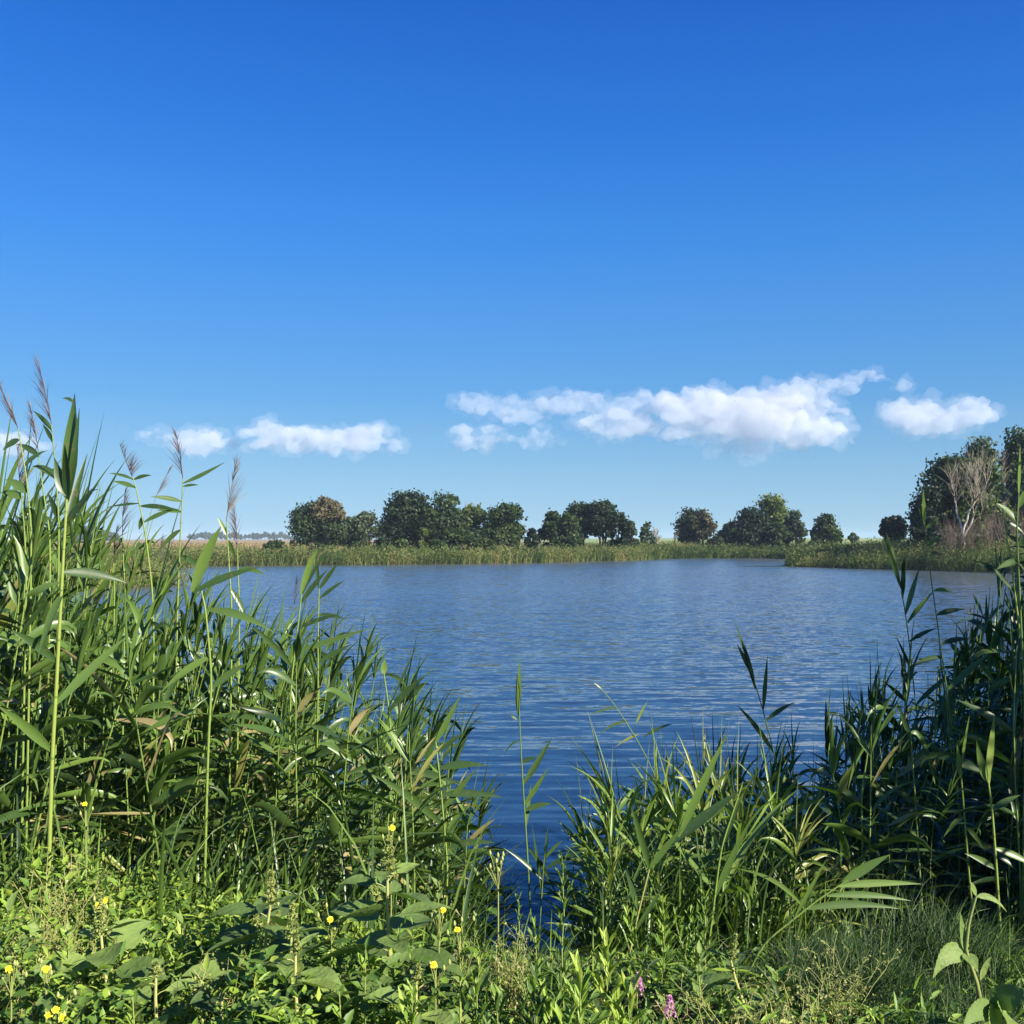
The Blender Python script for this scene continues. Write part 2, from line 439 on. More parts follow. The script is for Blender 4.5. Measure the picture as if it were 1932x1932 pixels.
def cloud(label, puffs, seed):
    """puffs: (x, y, rx, ry, thickness, count) in the photo's own proportions; each is a heap of round puffs"""
    r = np.random.default_rng(seed)
    V, V2, Fc, n = [], [], [], 0
    for (x, y, rx, ry, th, cnt) in puffs:
        for _ in range(cnt):
            a = r.uniform(0, 2 * np.pi); q = np.sqrt(r.uniform(0, 1))
            px = x + rx * .82 * q * np.cos(a); py = y + ry * .74 * q * np.sin(a)
            s = r.uniform(.34, .60) * min(rx, ry) * (1.15 - .5 * q) + 2.5
            c = np.array(big(px, py, CD + r.uniform(-1, 1) * th * PXM * .6))
            e = np.array([s * r.uniform(1.1, 1.8), s * max(.35, th / min(rx, ry) * .8), s * r.uniform(.60, .88)]) * PXM
            V.append(c + ICO_V * e); Fc.append(ICO_F + n); n += len(ICO_V)
            c2 = c + r.normal(0, .35, 3) * e; V2.append(c2 + ICO_V * (e * np.array([1.55, 1.1, 1.15]) + 3.5 * PXM))
    o = hull("cloud", np.concatenate(V), np.concatenate(Fc), m_cloud, 12.0, 120.0, 42.0)
    v = hull("wispy_edge", np.concatenate(V2), np.concatenate(Fc), m_veil, 17.0, 150.0, 70.0); v.parent = o
    tag(o, label, "cloud", "white clouds low over the horizon")
    return o
cloud("long low white cloud behind the left reed plumes, nearest the left edge", [(20, 840, 90, 24, 22, 22)], 1)
cloud("small rounded white cloud just left of the longer flat-bottomed cloud", [(310, 820, 44, 16, 12, 12), (375, 835, 62, 26, 26, 26), (440, 838, 40, 12, 8, 6)], 2)
cloud("long flat-bottomed white cloud over the browning round tree", [(500, 822, 45, 26, 26, 16), (565, 828, 85, 30, 32, 34), (645, 832, 70, 26, 28, 26), (692, 826, 34, 28, 26, 16), (738, 840, 16, 14, 10, 6), (480, 845, 40, 10, 5, 5)], 3)
cloud("tiny curled white cloud below the left end of the biggest cloud", [(873, 815, 16, 18, 13, 8), (896, 833, 40, 14, 15, 14), (926, 818, 16, 22, 13, 9), (856, 832, 10, 6, 4, 3)], 4)
cloud("biggest ragged white cloud with a thin tail to its left", [
    (935, 760, 90, 24, 9, 40), (985, 785, 60, 20, 14, 22), (1085, 762, 120, 24, 14, 40), (1170, 802, 86, 30, 26, 30), (1215, 765, 90, 28, 20, 24),
    (1330, 770, 120, 42, 40, 44), (1440, 790, 110, 58, 48, 52), (1330, 815, 90, 26, 24, 20), (1395, 842, 80, 22, 26, 20), (1520, 812, 86, 36, 38, 34),
    (1505, 745, 70, 36, 24, 22), (1575, 828, 44, 14, 10, 7), (1585, 728, 46, 18, 11, 12), (1640, 712, 48, 14, 10, 12), (1560, 765, 50, 22, 7, 8)], 5)
cloud("detached oblong white cloud at the right above the bare pale tree", [(1710, 785, 56, 34, 26, 22), (1770, 790, 70, 36, 30, 30), (1830, 782, 34, 34, 24, 16), (1700, 818, 40, 10, 5, 5)], 6)
cloud("faint tiny cloud scrap right of the biggest cloud's upper tip", [(1712, 728, 18, 13, 5, 7)], 7)
cloud("faint low cloud smear just right of the tiny curled cloud", [(1015, 826, 56, 18, 6, 20)], 8)

# ------------------------------------------------------------------ the air
m_haze = bpy.data.materials.new("hazy_air"); m_haze.use_nodes = True
nt = m_haze.node_tree; nt.nodes.clear()
out = nt.nodes.new("ShaderNodeOutputMaterial"); pv = nt.nodes.new("ShaderNodeVolumePrincipled")
pv.inputs["Color"].default_value = (0.62, 0.80, 1.0, 1); pv.inputs["Density"].default_value = 0.00021; pv.inputs["Anisotropy"].default_value = 0.0
nt.links.new(pv.outputs[0], out.inputs["Volume"])
hx, hy0, hy1, hz0, hz1 = 3150, -120, 3250, -2.6, 19
HV = np.array([(x, y, z) for z in (hz0, hz1) for y in (hy0, hy1) for x in (-hx, hx)], float)
HF = np.array([(0, 2, 3, 1), (4, 5, 7, 6), (0, 1, 5, 4), (2, 6, 7, 3), (0, 4, 6, 2), (1, 3, 7, 5)])
hz = link("haze", mesh_np("haze", HV, HF, m_haze, smooth_=False))
tag(hz, "thin blue haze in the air over the far fields", "haze", kind="stuff")
# ------------------------------------------------------------------ plant materials
m_crown = leaf_mat("tree_leaves", [(0.0, (0.010, 0.022, 0.011)), (0.35, (0.025, 0.048, 0.016)), (0.6, (0.055, 0.088, 0.023)), (0.8, (0.105, 0.142, 0.034)), (1.0, (0.18, 0.20, 0.055))],
                   transl=0.25, rough=0.55, spec=0.3, vary=0.10, scale=0.35)
m_grey = leaf_mat("pale_poplar_leaves", [(0.0, (0.024, 0.042, 0.024)), (0.5, (0.075, 0.105, 0.058)), (1.0, (0.15, 0.18, 0.095))], transl=0.2, rough=0.6, spec=0.25, scale=0.4)
m_brown = leaf_mat("browning_leaves", [(0.0, (0.05, 0.06, 0.028)), (0.5, (0.145, 0.125, 0.070)), (1.0, (0.26, 0.20, 0.13))], transl=0.2, rough=0.7, spec=0.2, scale=0.4, tcol=(0.5, 0.4, 0.2))
m_farleaf = leaf_mat("distant_leaves", [(0.0, (0.025, 0.045, 0.025)), (1.0, (0.08, 0.12, 0.05))], transl=0.0, rough=0.8, spec=0.1, scale=0.02)
def bark_mat(name, c0, c1, s=6.0):
    m, nt, p = new_mat(name)
    tc = nt.nodes.new("ShaderNodeTexCoord"); mp = nt.nodes.new("ShaderNodeMapping"); mp.inputs["Scale"].default_value = (1, 1, .3)
    n_ = nt.nodes.new("ShaderNodeTexNoise"); n_.inputs["Scale"].default_value = s; n_.inputs["Detail"].default_value = 6
    nt.links.new(tc.outputs["Object"], mp.inputs[0]); nt.links.new(mp.outputs[0], n_.inputs["Vector"])
    r = ramp(nt, [(0.35, c0), (0.65, c1)]); nt.links.new(n_.outputs["Fac"], r.inputs["Fac"]); nt.links.new(r.outputs[0], p.inputs["Base Color"])
    p.inputs["Roughness"].default_value = 0.85
    b = nt.nodes.new("ShaderNodeBump"); b.inputs["Strength"].default_value = .5; b.inputs["Distance"].default_value = .03
    nt.links.new(n_.outputs["Fac"], b.inputs["Height"]); nt.links.new(b.outputs[0], p.inputs["Normal"])
    return m
m_bark = bark_mat("dark_bark", (0.035, 0.028, 0.02), (0.10, 0.08, 0.06))
m_pale = bark_mat("pale_bark", (0.30, 0.27, 0.21), (0.62, 0.57, 0.48))
m_twig = bark_mat("bare_twigs", (0.085, 0.06, 0.048), (0.17, 0.125, 0.10), 2.0)
m_twigpale = bark_mat("pale_bare_twigs", (0.16, 0.14, 0.10), (0.30, 0.26, 0.20), 2.0)

# ------------------------------------------------------------------ trees
def crown_mesh(w_, d_, z0, z1, lobes, n, leaf, tint, r, mat, shape='round', spread=.16, tvar=.10):
    """leaf clusters over many uneven boughs; w_, d_ half widths; z0, z1 bottom and top"""
    zc, hz_ = (z0 + z1) / 2, (z1 - z0) / 2
    P, Nn, T = [], [], []
    for i in range(lobes):
        h = r.uniform(-1, .92); a = r.uniform(0, 6.283); q = math.sqrt(r.uniform(.12, 1)) * .74
        hh = max(0.0, h) if shape != 'umbrella' else abs(h) * .8
        wf = math.sqrt(1 - min(.97, hh) ** 2) * {'round': 1.0, 'cone': 1.0 - .34 * (h + 1) * .8, 'umbrella': .95, 'poplar': .95 - .2 * h * h}[shape]
        c = np.array([math.cos(a) * q * w_ * wf, math.sin(a) * q * d_ * wf, zc + h * hz_ * .78])
        s = min(w_, hz_) * r.uniform(.26, .46)
        if i == 0: c = np.array([r.normal(0, .1) * w_, 0, z1 - min(w_, hz_) * .40]); s = min(w_, hz_) * .42
        if i == 1: c = np.array([-.62 * w_, 0, zc - .1 * hz_]); s = .40 * min(w_, hz_)
        if i == 2: c = np.array([.62 * w_, 0, zc - .15 * hz_]); s = .40 * min(w_, hz_)
        sub = max(8, int(n / lobes))
        u = r.normal(size=(sub, 3)); u /= np.linalg.norm(u, axis=1, keepdims=True)
        
        lump = 1 + .34 * np.sin(u[:, 0] * 5 + i) * np.cos(u[:, 1] * 6 + 2 * i) + .15 * np.sin(u[:, 2] * 11 + i)
        rad = s * lump * (1 - r.exponential(spread * 1.25, sub).clip(0, .85)) * (1 + (r.uniform(size=sub) > .90) * r.uniform(.05, .42, sub))
        P.append(c + u * rad[:, None] * np.array([1.1, 1.1, .95])); Nn.append(u)
        T.append(np.clip(tint + r.normal(0, tvar * .7) + r.normal(0, tvar * .6, sub), 0, 1))
    P = np.concatenate(P); Nn = np.concatenate(Nn); T = np.concatenate(T)
    P[:, 2] = np.maximum(P[:, 2], z0 * .3 + .05)
    mb = MB(); mb.add(*cards(P, leaf * r.uniform(.6, 1.35, len(P)), T, flat=.35, normal=Nn, asp=1.25))
    return mb, P

def limb_path(p0, p1, r, n=6, wob_=.08):
    p0 = np.asarray(p0, float); p1 = np.asarray(p1, float)
    t = np.linspace(0, 1, n)[:, None]; L = np.linalg.norm(p1 - p0)
    pts = p0 + (p1 - p0) * t
    pts[:, 2] += np.sin(t[:, 0] * np.pi) * L * .06
    pts[1:-1] += r.normal(0, wob_ * L / n, size=(n - 2, 3))
    return pts

def tree(label, box, Y, mat=None, tint=.4, shape='round', n=4200, leaf=.21, lobes=20, stems=1, base=0.0, depth=.8, seed=1, group="trees along the far shore",
         trunk=None, cat="tree", name="tree", gname=True, spread=.16, tvar=.10):
    """box = left, right, top in the photo's 1932 frame; the foot stands on the ground Y metres off"""
    r = np.random.default_rng(seed)
    x0, x1, yt = box
    xm = (x0 + x1) / 2
    P = big(xm, 1000, Y); zg = gz(P.x, Y)
    half = (x1 - x0) / 2 * 1024 / 1932 / F * Y
    top = big(xm, yt, Y).z - zg
    root = bpy.data.objects.new(name, None); col.objects.link(root); root.location = (P.x, Y, zg)
    tag(root, label, cat, group if gname else None)
    if name == "tree" and leaf > .2: n = int(n * 1.9)
    mb, pts = crown_mesh(half, half * depth, base * top, top, lobes, n, leaf, tint, r, mat or m_crown, shape, spread, tvar)
    mb.build("crown", mat or m_crown, root, smooth_=False)
    tb = MB()
    for k in range(stems):
        a = r.uniform(0, 6.28); off = 0 if stems == 1 else half * r.uniform(.15, .5)
        p0 = (math.cos(a) * off * .5, math.sin(a) * off * .5, -.15); p1 = (math.cos(a) * off, math.sin(a) * off, top * .72)
        path = limb_path(p0, p1, r, 7, .05)
        tb.add(*tube(path, np.linspace(.035, .010, 7) * top * (1 if stems == 1 else .62), 7))
        for j in range(7):
            q = path[2 + j % 4]; tgt = pts[r.integers(len(pts))]
            tb.add(*tube(limb_path(q, q + (tgt - q) * .8, r, 5, .1), np.linspace(.012, .003, 5) * top, 5))
    tb.build("trunk", trunk or m_bark, root)
    return root

def bare_tree(label, box, Y, mat, seed, levels=4, trunk_f=.32, forks=3, thick=.022, spread=.55, name="bare_tree", cat="bare tree", group=None, twigmat=None, base_f=0.0, reach=1.0, twigs=1, stems=1):
    """box = left, right, top; a forked leafless tree or shrub"""
    r = np.random.default_rng(seed)
    x0, x1, yt = box; xm = (x0 + x1) / 2
    P = big(xm, 1000, Y); zg = gz(P.x, Y); top = big(xm, yt, Y).z - zg
    half = (x1 - x0) / 2 * 1024 / 1932 / F * Y
    root = bpy.data.objects.new(name, None); col.objects.link(root); root.location = (P.x, Y, zg); tag(root, label, cat, group)
    big_, fine = MB(), MB()
    def grow(p, d, L, rad, lv):
        n = 5
        pts = [np.array(p)]
        dd = np.array(d, float)
        for k in range(n):
            dd = dd + r.normal(0, .09, 3) + np.array([0, 0, .03]); dd /= np.linalg.norm(dd)
            pts.append(pts[-1] + dd * L / n)
        pts = np.array(pts)
        (big_ if lv < 2 else fine).add(*tube(pts, np.linspace(rad, rad * .62, n + 1), 6 if lv < 2 else 3))
        if lv >= levels: return
        kids = forks + (lv >= 2) * twigs
        for k in range(kids):
            s = pts[-1] if k < 2 else pts[r.integers(2, n)]
            a = r.uniform(0, 6.28)
            u = np.array([math.cos(a) * half / top * 1.9 * reach, math.sin(a) * .7, 0]) * spread
            nd = dd * 1.0 + u + np.array([0, 0, .22]); nd /= np.linalg.norm(nd)
            grow(s, nd, L * r.uniform(.6, .82), rad * r.uniform(.48, .64), lv + 1)
    H = top * trunk_f
    if stems == 1: grow((0, 0, -.1), (r.normal(0, .04), 0, 1), H + .1, thick * top, 0)
    else:
        for q in range(stems):
            a = r.uniform(0, 6.28); f = r.uniform(.1, 1)
            grow((math.cos(a) * f * half * .55, math.sin(a) * f * .8, -.1), (math.cos(a) * f * .9, math.sin(a) * .4, 1), top * r.uniform(.25, .45), thick * top * .8, 1)
    # bring the whole tree to the height and width seen
    for mb in (big_, fine):
        pass
    allv = np.concatenate(big_.V + fine.V); sz = top / allv[:, 2].max(); sxk = half / np.percentile(np.abs(allv[:, 0]), 99)
    for mb in (big_, fine):
        mb.V = [v * np.array([sxk ** .8, 1, sz]) for v in mb.V]
    big_.build("trunk", mat, root); fine.build("twigs", twigmat or mat, root)
    return root

K = dict
# the group on the left of the far shore
for i_, (a_, b_, t_, Y_, l_) in enumerate(((640, 730, 1004, 147, "dark undergrowth joining the browning tree to the biggest dark tree"), (1340, 1400, 1004, 156, "dark undergrowth between the brownish tree and the sloping dark tree"),
                                  (1160, 1215, 1012, 146, "low undergrowth right of the umbrella clump"), (870, 930, 1000, 134, "dark undergrowth in the middle of the central clump"))):
    tree(l_, (a_, b_, t_), Y_, tint=.22, n=2600, lobes=12, leaf=.18, seed=140 + i_, name="shrub", cat="shrub", group="dark undergrowth below the far trees")
tree("round dark green tree whose upper right side is hidden by a browning crown", (542, 656, 946), 148, tint=.42, n=6500, lobes=26, seed=3, base=.02)
tree("browning tree with tan leaves rising out of the round dark tree", (586, 650, 938), 146.5, mat=m_brown, tint=.42, n=2600, lobes=12, base=.45, seed=4)
tree("dark green bushy tree in front of the browning tree", (590, 655, 988), 144, tint=.30, n=3500, lobes=14, seed=5)
tree("greyish green tree just right of the browning tree", (636, 692, 976), 150, mat=m_grey, tint=.40, n=4500, lobes=14, seed=6, shape='cone')
tree("pale greyish tree with a pointed top left of the biggest dark tree", (660, 724, 966), 150, mat=m_grey, tint=.50, n=5500, lobes=18, base=.1, seed=7, shape='cone')
tree("biggest dark green tree with a rounded bulging crown", (716, 830, 927), 138, tint=.22, n=11000, lobes=38, seed=8, base=.02)
tree("tall mid green tree overlapping the right side of the biggest dark tree", (780, 884, 930), 136, tint=.46, n=9500, lobes=24, seed=9, shape='cone', base=.02)
tree("greyish poplar top showing behind the tall mid green tree", (838, 874, 936), 150, mat=m_grey, tint=.45, n=2800, lobes=12, seed=10, shape='poplar')
tree("lower olive green tree in the middle of the central clump", (852, 938, 955), 139, tint=.52, n=6500, lobes=20, seed=11, tvar=.13)
tree("rounded green tree closing the central clump at its right", (910, 990, 950), 136, tint=.46, n=7500, lobes=20, seed=12, base=.02)
bare_tree("pale leafless crown sticking up behind the olive green tree", (876, 912, 943), 152, m_twigpale, 13, levels=4, group=None)
tree("small dark pointed tree standing alone in the gap between two clumps", (990, 1018, 997), 128, tint=.12, n=1800, lobes=12, base=.25, leaf=.2, seed=14, shape='cone')
tree("dark round tree at the left end of the umbrella shaped clump", (1016, 1070, 965), 138, tint=.25, n=3600, lobes=14, seed=15)
tree("lower bright sided green tree in front of the umbrella shaped clump", (1038, 1100, 970), 132, tint=.42, n=4000, lobes=16, seed=16, shape='cone')
tree("spreading dark tree with bare leaning stems, left half of the umbrella clump", (1060, 1130, 948), 145, tint=.27, n=5500, lobes=22, seed=17, shape='umbrella', base=.34, stems=4)
tree("spreading dark tree with bare leaning stems, right half of the umbrella clump", (1100, 1172, 945), 143, tint=.24, n=5500, lobes=22, seed=18, shape='umbrella', base=.34, stems=4)
tree("narrower dark tree at the right edge of the umbrella clump", (1142, 1192, 966), 142, tint=.22, n=2600, lobes=12, seed=19, base=.15, stems=2)
tree("thin greyish green tree right beside the umbrella clump", (1178, 1204, 983), 140, mat=m_grey, tint=.25, n=1500, lobes=9, leaf=.2, seed=20)
tree("small sparse tree between the umbrella clump and the brownish tree", (1207, 1236, 985), 150, mat=m_grey, tint=.35, n=1300, lobes=12, base=.2, leaf=.2, seed=21, spread=.3)
bare_tree("small pale leafless shrub leaning out beside the small sparse tree", (1218, 1250, 992), 151, m_twigpale, 22, levels=4, name="bare_shrub", cat="bare shrub", trunk_f=.2)
bare_tree("dark twiggy shrub just left of the brownish tree", (1258, 1282, 1000), 158, m_twig, 23, levels=4, name="bare_shrub", cat="bare shrub", trunk_f=.2)
tree("dark green tree with brownish upper leaves left of the tall light green one", (1275, 1350, 961), 165, tint=.30, n=3600, lobes=16, seed=24, base=.08, spread=.25)
tree("brownish crown covering the right side of that dark green tree", (1300, 1352, 962), 163, mat=m_brown, tint=.16, n=1500, lobes=10, leaf=.24, seed=25, base=.3, spread=.3)
tree("low dark tree sloping up towards the tall light green one", (1350, 1412, 985), 160, tint=.10, n=3600, lobes=14, seed=26)
tree("dark green tree pressed against the left of the tall light green one", (1372, 1446, 960), 155, tint=.14, n=5200, lobes=18, seed=27)
tree("tall light green tree rising above its dark neighbours", (1420, 1498, 932), 163, tint=.70, n=6500, lobes=26, seed=28, spread=.24, shape='poplar', base=.05)
tree("short dark tree in front of the tall light green one", (1446, 1490, 986), 153, tint=.30, n=2400, lobes=12, seed=29)
tree("bluish green small tree closing that clump at its right", (1482, 1522, 964), 160, mat=m_grey, tint=.30, n=2400, lobes=11, seed=30, shape='cone')
tree("round green tree standing alone on the skyline", (1532, 1588, 971), 150, tint=.44, n=4600, lobes=18, seed=31)
tree("tiny round bush tree right of the lone round green tree", (1600, 1620, 1005), 150, mat=m_grey, tint=.25, n=900, lobes=8, base=.45, leaf=.2, seed=32)
tree("dark heart shaped tree standing alone above the right reeds, its left lobe", (1659, 1688, 979), 120, tint=.02, n=3400, lobes=16, base=.42, leaf=.17, seed=33, gname=False, tvar=.03)
tree("dark heart shaped tree standing alone above the right reeds, its right lobe", (1670, 1711, 973), 120, tint=.02, n=5200, lobes=20, base=.42, leaf=.17, seed=34, gname=False, tvar=.03)
# the nearer group at the right edge
tree("big dark green tree behind the bare pale tree", (1722, 1862, 858), 100, tint=.30, n=18000, lobes=44, leaf=.20, seed=35, group="tall trees at the right edge", base=.05, spread=.2)
tree("dark drooping tree low at the left foot of the big dark tree", (1718, 1790, 925), 97, tint=.06, n=4500, lobes=16, leaf=.19, seed=36, group="tall trees at the right edge")
tree("olive yellow tree right behind the bare pale tree", (1796, 1915, 862), 98, tint=.62, n=14000, lobes=40, leaf=.18, seed=37, group="tall trees at the right edge", spread=.22, tvar=.12)
tree("greyish poplar whose top rises behind the bare pale tree", (1808, 1896, 824), 112, mat=m_grey, tint=.46, n=10000, lobes=30, base=.1, leaf=.19, seed=38, group="tall trees at the right edge", shape='poplar')
tree("tallest dark poplar cut by the right edge of the photo", (1872, 1990, 806), 104, tint=.36, n=16000, lobes=44, leaf=.20, seed=39, group="tall trees at the right edge", shape='poplar')
bare_tree("leafless tree with a white forked trunk in front of the big dark tree", (1756, 1872, 838), 93, m_pale, 46, levels=5, trunk_f=.46, forks=3, thick=.017, spread=.50, twigmat=m_twigpale, twigs=1)
for i, (a, b, t) in enumerate(((1752, 1830, 962), (1790, 1880, 944), (1845, 1935, 950))):
    bare_tree(("leafless brown shrub at the foot of the bare white tree, its left part", "leafless brown shrub below the bare white tree, highest in the middle", "leafless brown shrub at the right edge under the olive tree")[i],
              (a, b, t), 91, m_twig, 60 + i, levels=4, forks=3, thick=.010, spread=.7, stems=13, name="bare_shrub", cat="bare shrub", group="brown leafless shrubs", twigs=1)

# shrubs on the far bank in front of the trees
SH = [(492, 545, 1020, 122, .48, "low olive shrub at the left end of the dry field"), (700, 735, 1015, 128, .35, "small dark shrub at the foot of the grey poplars"),
      (735, 790, 1017, 125, .60, "wide yellow green shrub before the biggest dark tree"), (786, 812, 996, 127, .72, "upright yellowish bush before the tall mid green tree"),
      (800, 850, 1018, 124, .46, "olive shrub right of the upright yellowish bush"), (843, 905, 1003, 129, .36, "tall dull green shrub before the olive green tree"),
      (893, 938, 1013, 130, .42, "rounded green shrub before the rounded green tree"), (1060, 1098, 1014, 127, .34, "low shrub under the bright sided green tree"),
      (1210, 1262, 1024, 148, .25, "dark low shrub at the head of the inlet"), (1330, 1372, 1013, 152, .2, "dark shrub under the low dark tree"),
      (1440, 1500, 1018, 150, .62, "yellowish shrub under the tall light green tree"), (1500, 1560, 1020, 140, .42, "green shrub between the lone round tree and the clump"),
      (580, 632, 1024, 122, .30, "dark low shrub in the reeds under the browning tree"), (700, 742, 1027, 121, .52, "yellowish low shrub in the reeds left of the wide yellow green one"),
      (850, 880, 1030, 121, .22, "small dark shrub low in the reeds at the centre"), (950, 1000, 1028, 124, .50, "light green low shrub in the reeds before the gap between two clumps"),
      (1110, 1160, 1030, 133, .40, "low green shrub in the reeds before the umbrella clump"), (1290, 1322, 1030, 152, .35, "small shrub above the inlet reeds under the brownish tree"),
      (640, 700, 1022, 124, .44, "flat olive shrub in the dry grass left of the centre")]
for i, (a, b, t, Y, ti, lb) in enumerate(SH):
    Y -= 9 if Y < 131 else 0
    while pond_sdf(np.array([big((a + b) / 2, 1000, Y).x]), np.array([Y]))[0] < 4.5: Y += 1
    tree(lb, (a, b, t), Y, tint=ti, n=3600, lobes=13, leaf=.13, seed=80 + i, name="shrub", cat="shrub", group="shrubs on the far bank", depth=.9)

# the row of trees on the skyline, over a kilometre away
rr = np.random.default_rng(5)
row = [(x, rr.uniform(1003.0, 1008.5)) for x in np.linspace(358, 545, 26)]
protos = []
for k in range(4):
    mb, _ = crown_mesh(5.2, 5.0, 2.2, 13.0, 12, 1100, .95, .5, np.random.default_rng(200 + k), m_farleaf, 'poplar')
    tb = MB(); tb.add(*tube([(0, 0, -.3), (0, 0, 9)], [.35, .2], 6))
    protos.append((mb.mesh("crown", m_farleaf, False), tb.mesh("trunk", m_bark)))
for i, (x, yt) in enumerate(row):
    Y = 1180 + rr.uniform(-25, 25); P = big(x, 1015, Y); zg = gz(P.x, Y)
    o = bpy.data.objects.new("distant_tree", None); col.objects.link(o); o.location = (P.x, Y, zg)
    tag(o, "hazy poplar in the straight row on the left horizon", "tree", "row of trees on the left horizon")
    s = (big(x, yt, Y).z - zg) / 13.0; o.scale = (s * rr.uniform(.7, 1.1), s, s); o.rotation_euler = (0, 0, rr.uniform(0, 6.28))
    link("crown", protos[i % 4][0], o); link("trunk", protos[i % 4][1], o)
# the wood further left, one mass
mb = MB(); P = []
for k in range(70):
    x = rr.uniform(60, 215); env = 1013 - 14 * math.exp(-((x - 165) / 32) ** 2) - 6 * math.exp(-((x - 105) / 30) ** 2)
    Y = 900 + rr.uniform(0, 80); c = np.array(big(x, env + rr.uniform(1, 5), Y)); s = rr.uniform(2.5, 4.5)
    u = rr.normal(size=(160, 3)); u /= np.linalg.norm(u, axis=1, keepdims=True); P.append(c + u * s * np.array([1.3, 1.3, 1]))
    c2 = c.copy(); c2[2] = c[2] * .4 + .8; u = rr.normal(size=(120, 3)); u /= np.linalg.norm(u, axis=1, keepdims=True); P.append(c2 + u * s * np.array([1.4, 1.2, 1.1]))
P = np.concatenate(P); mb.add(*cards(P, .95, .3 + .2 * rr.uniform(size=len(P))))
tag(mb.build("distant_wood", m_farleaf, smooth_=False), "hazy wood on the horizon behind the left reeds", "wood", kind="stuff")
# pole
mb = MB(); pp = big(1731, 1000, 130); mb.add(*tube([(0, 0, -.5), (0, 0, big(1731, 988, 130).z - gz(pp.x, 130))], .05, 6)); mb.add(*tube([(-.35, 0, 3.2), (.35, 0, 3.2)], .03, 5))
tag(mb.build("utility_pole", m_bark, None, (pp.x, 130, gz(pp.x, 130))), "thin distant pole left of the big trees on the right", "pole")

# ------------------------------------------------------------------ reed belts on the far shores: uncountable
m_reed = leaf_mat("reed_leaf", [(0.0, (0.016, 0.036, 0.015)), (0.30, (0.040, 0.082, 0.021)), (0.55, (0.095, 0.165, 0.034)), (0.75, (0.165, 0.255, 0.048)), (0.88, (0.23, 0.24, 0.065)), (1.0, (0.32, 0.26, 0.13))],
                  transl=0.22, rough=0.36, spec=0.45, spots=.55, vary=0.05, scale=3.0, tcol=(0.62, 0.80, 0.10))
m_stem = leaf_mat("reed_stem", [(0.0, (0.06, 0.10, 0.02)), (0.5, (0.16, 0.24, 0.05)), (0.78, (0.24, 0.30, 0.06)), (1.0, (0.40, 0.33, 0.15))], transl=0.0, rough=0.45, spec=0.4, vary=0.06, scale=4.0)
m_belt = leaf_mat("far_reed_leaf", [(0.0, (0.030, 0.050, 0.020)), (0.30, (0.066, 0.104, 0.032)), (0.50, (0.140, 0.185, 0.058)), (0.68, (0.195, 0.195, 0.072)), (0.85, (0.25, 0.175, 0.095)), (1.0, (0.36, 0.27, 0.155))],
                  transl=0.25, rough=0.7, spec=0.15, vary=0.05, scale=0.4)
patch = lambda X, Y, s, q=0: .5 + .5 * wob(X, Y, s, q)
def belt(name, label, xr, yr, dmax, dens, hf, tf, wid, seed, cat="reeds"):
    r = np.random.default_rng(seed)
    n = int((xr[1] - xr[0]) * (yr[1] - yr[0]) * dens)
    X = r.uniform(*xr, n); Y = r.uniform(*yr, n)
    d = pond_sdf(X, Y)
    keep = (d > -.35) & (d < dmax) & (r.uniform(size=n) < 1.15 - .75 * d / dmax)
    X, Y, d = X[keep], Y[keep], d[keep]
    Z = np.maximum(ground_z(X, Y), 0) - .1
    H = hf(X, Y, d, r) * (.50 + .45 * patch(X, Y, 1.7, 2) ** 1.5 + .36 * patch(X, Y, .55, 6)); T = np.clip(tf(X, Y, d, r) + .20 * wob(X, Y, 1.1, 8) + .12 * wob(X, Y, .35, 5), 0, 1)
    az = r.normal(1.4, 1.0, len(X))
    V, Fc, tt, _ = ribbons(np.stack([X, Y, Z], 1), az, R(88) - np.abs(r.normal(0, .26, len(X))), H * r.uniform(.7, 1.15, len(X)), wid * r.uniform(.35, .9, len(X)), r.uniform(.2, 1.7, len(X)), roll=r.uniform(-1, 1, len(X)), n=4, kind='grass', tint=T, fold=.1, pw=2.2)
    mb = MB(); mb.add(V, Fc, tt)
    k = r.integers(0, len(X), int(len(X) * 4.0)); hh = H[k] * r.uniform(.35, 1.02, len(k))
    PP = np.stack([X[k] + r.normal(0, .16, len(k)) + hh * .12, Y[k] + r.normal(0, .16, len(k)), Z[k] + hh], 1)
    mb.add(*cards(PP, wid * r.uniform(.5, 1.5, len(k)), np.clip(T[k] + r.normal(-.03, .12, len(k)), 0, 1), asp=.8))
    o = mb.build(name, m_belt); tag(o, label, cat, kind="stuff"); return o
patch = lambda X, Y, s, q=0: .5 + .5 * wob(X, Y, s, q)
belt("far_reeds", "green and tan reeds along the far shore", (-62, 24), (95, 158), 15, 26,
     lambda X, Y, d, r: (1.25 + .75 * smooth(5, 0, d) + .3 * patch(X, Y, .25)) * r.uniform(.7, 1.12, len(X)),
     lambda X, Y, d, r: np.clip(.40 + .30 * smooth(2.0, 8, d) * patch(X, Y, .12, 3) + .16 * patch(X, Y, .4, 1) - .20 * (patch(X, Y, .31, 9) > .8) + r.normal(0, .09, len(X)), 0, 1), .10, 301)
belt("inlet_reeds", "tan and dark reeds round the head of the inlet", (18, 45), (104, 162), 13, 26,
     lambda X, Y, d, r: (1.5 + .5 * patch(X, Y, .25)) * r.uniform(.7, 1.12, len(X)),
     lambda X, Y, d, r: np.clip(.22 + .55 * smooth(2.0, 6, d) * patch(X, Y, .1, 2) + .12 * patch(X, Y, .4, 1) + r.normal(0, .08, len(X)), 0, 1), .11, 302)
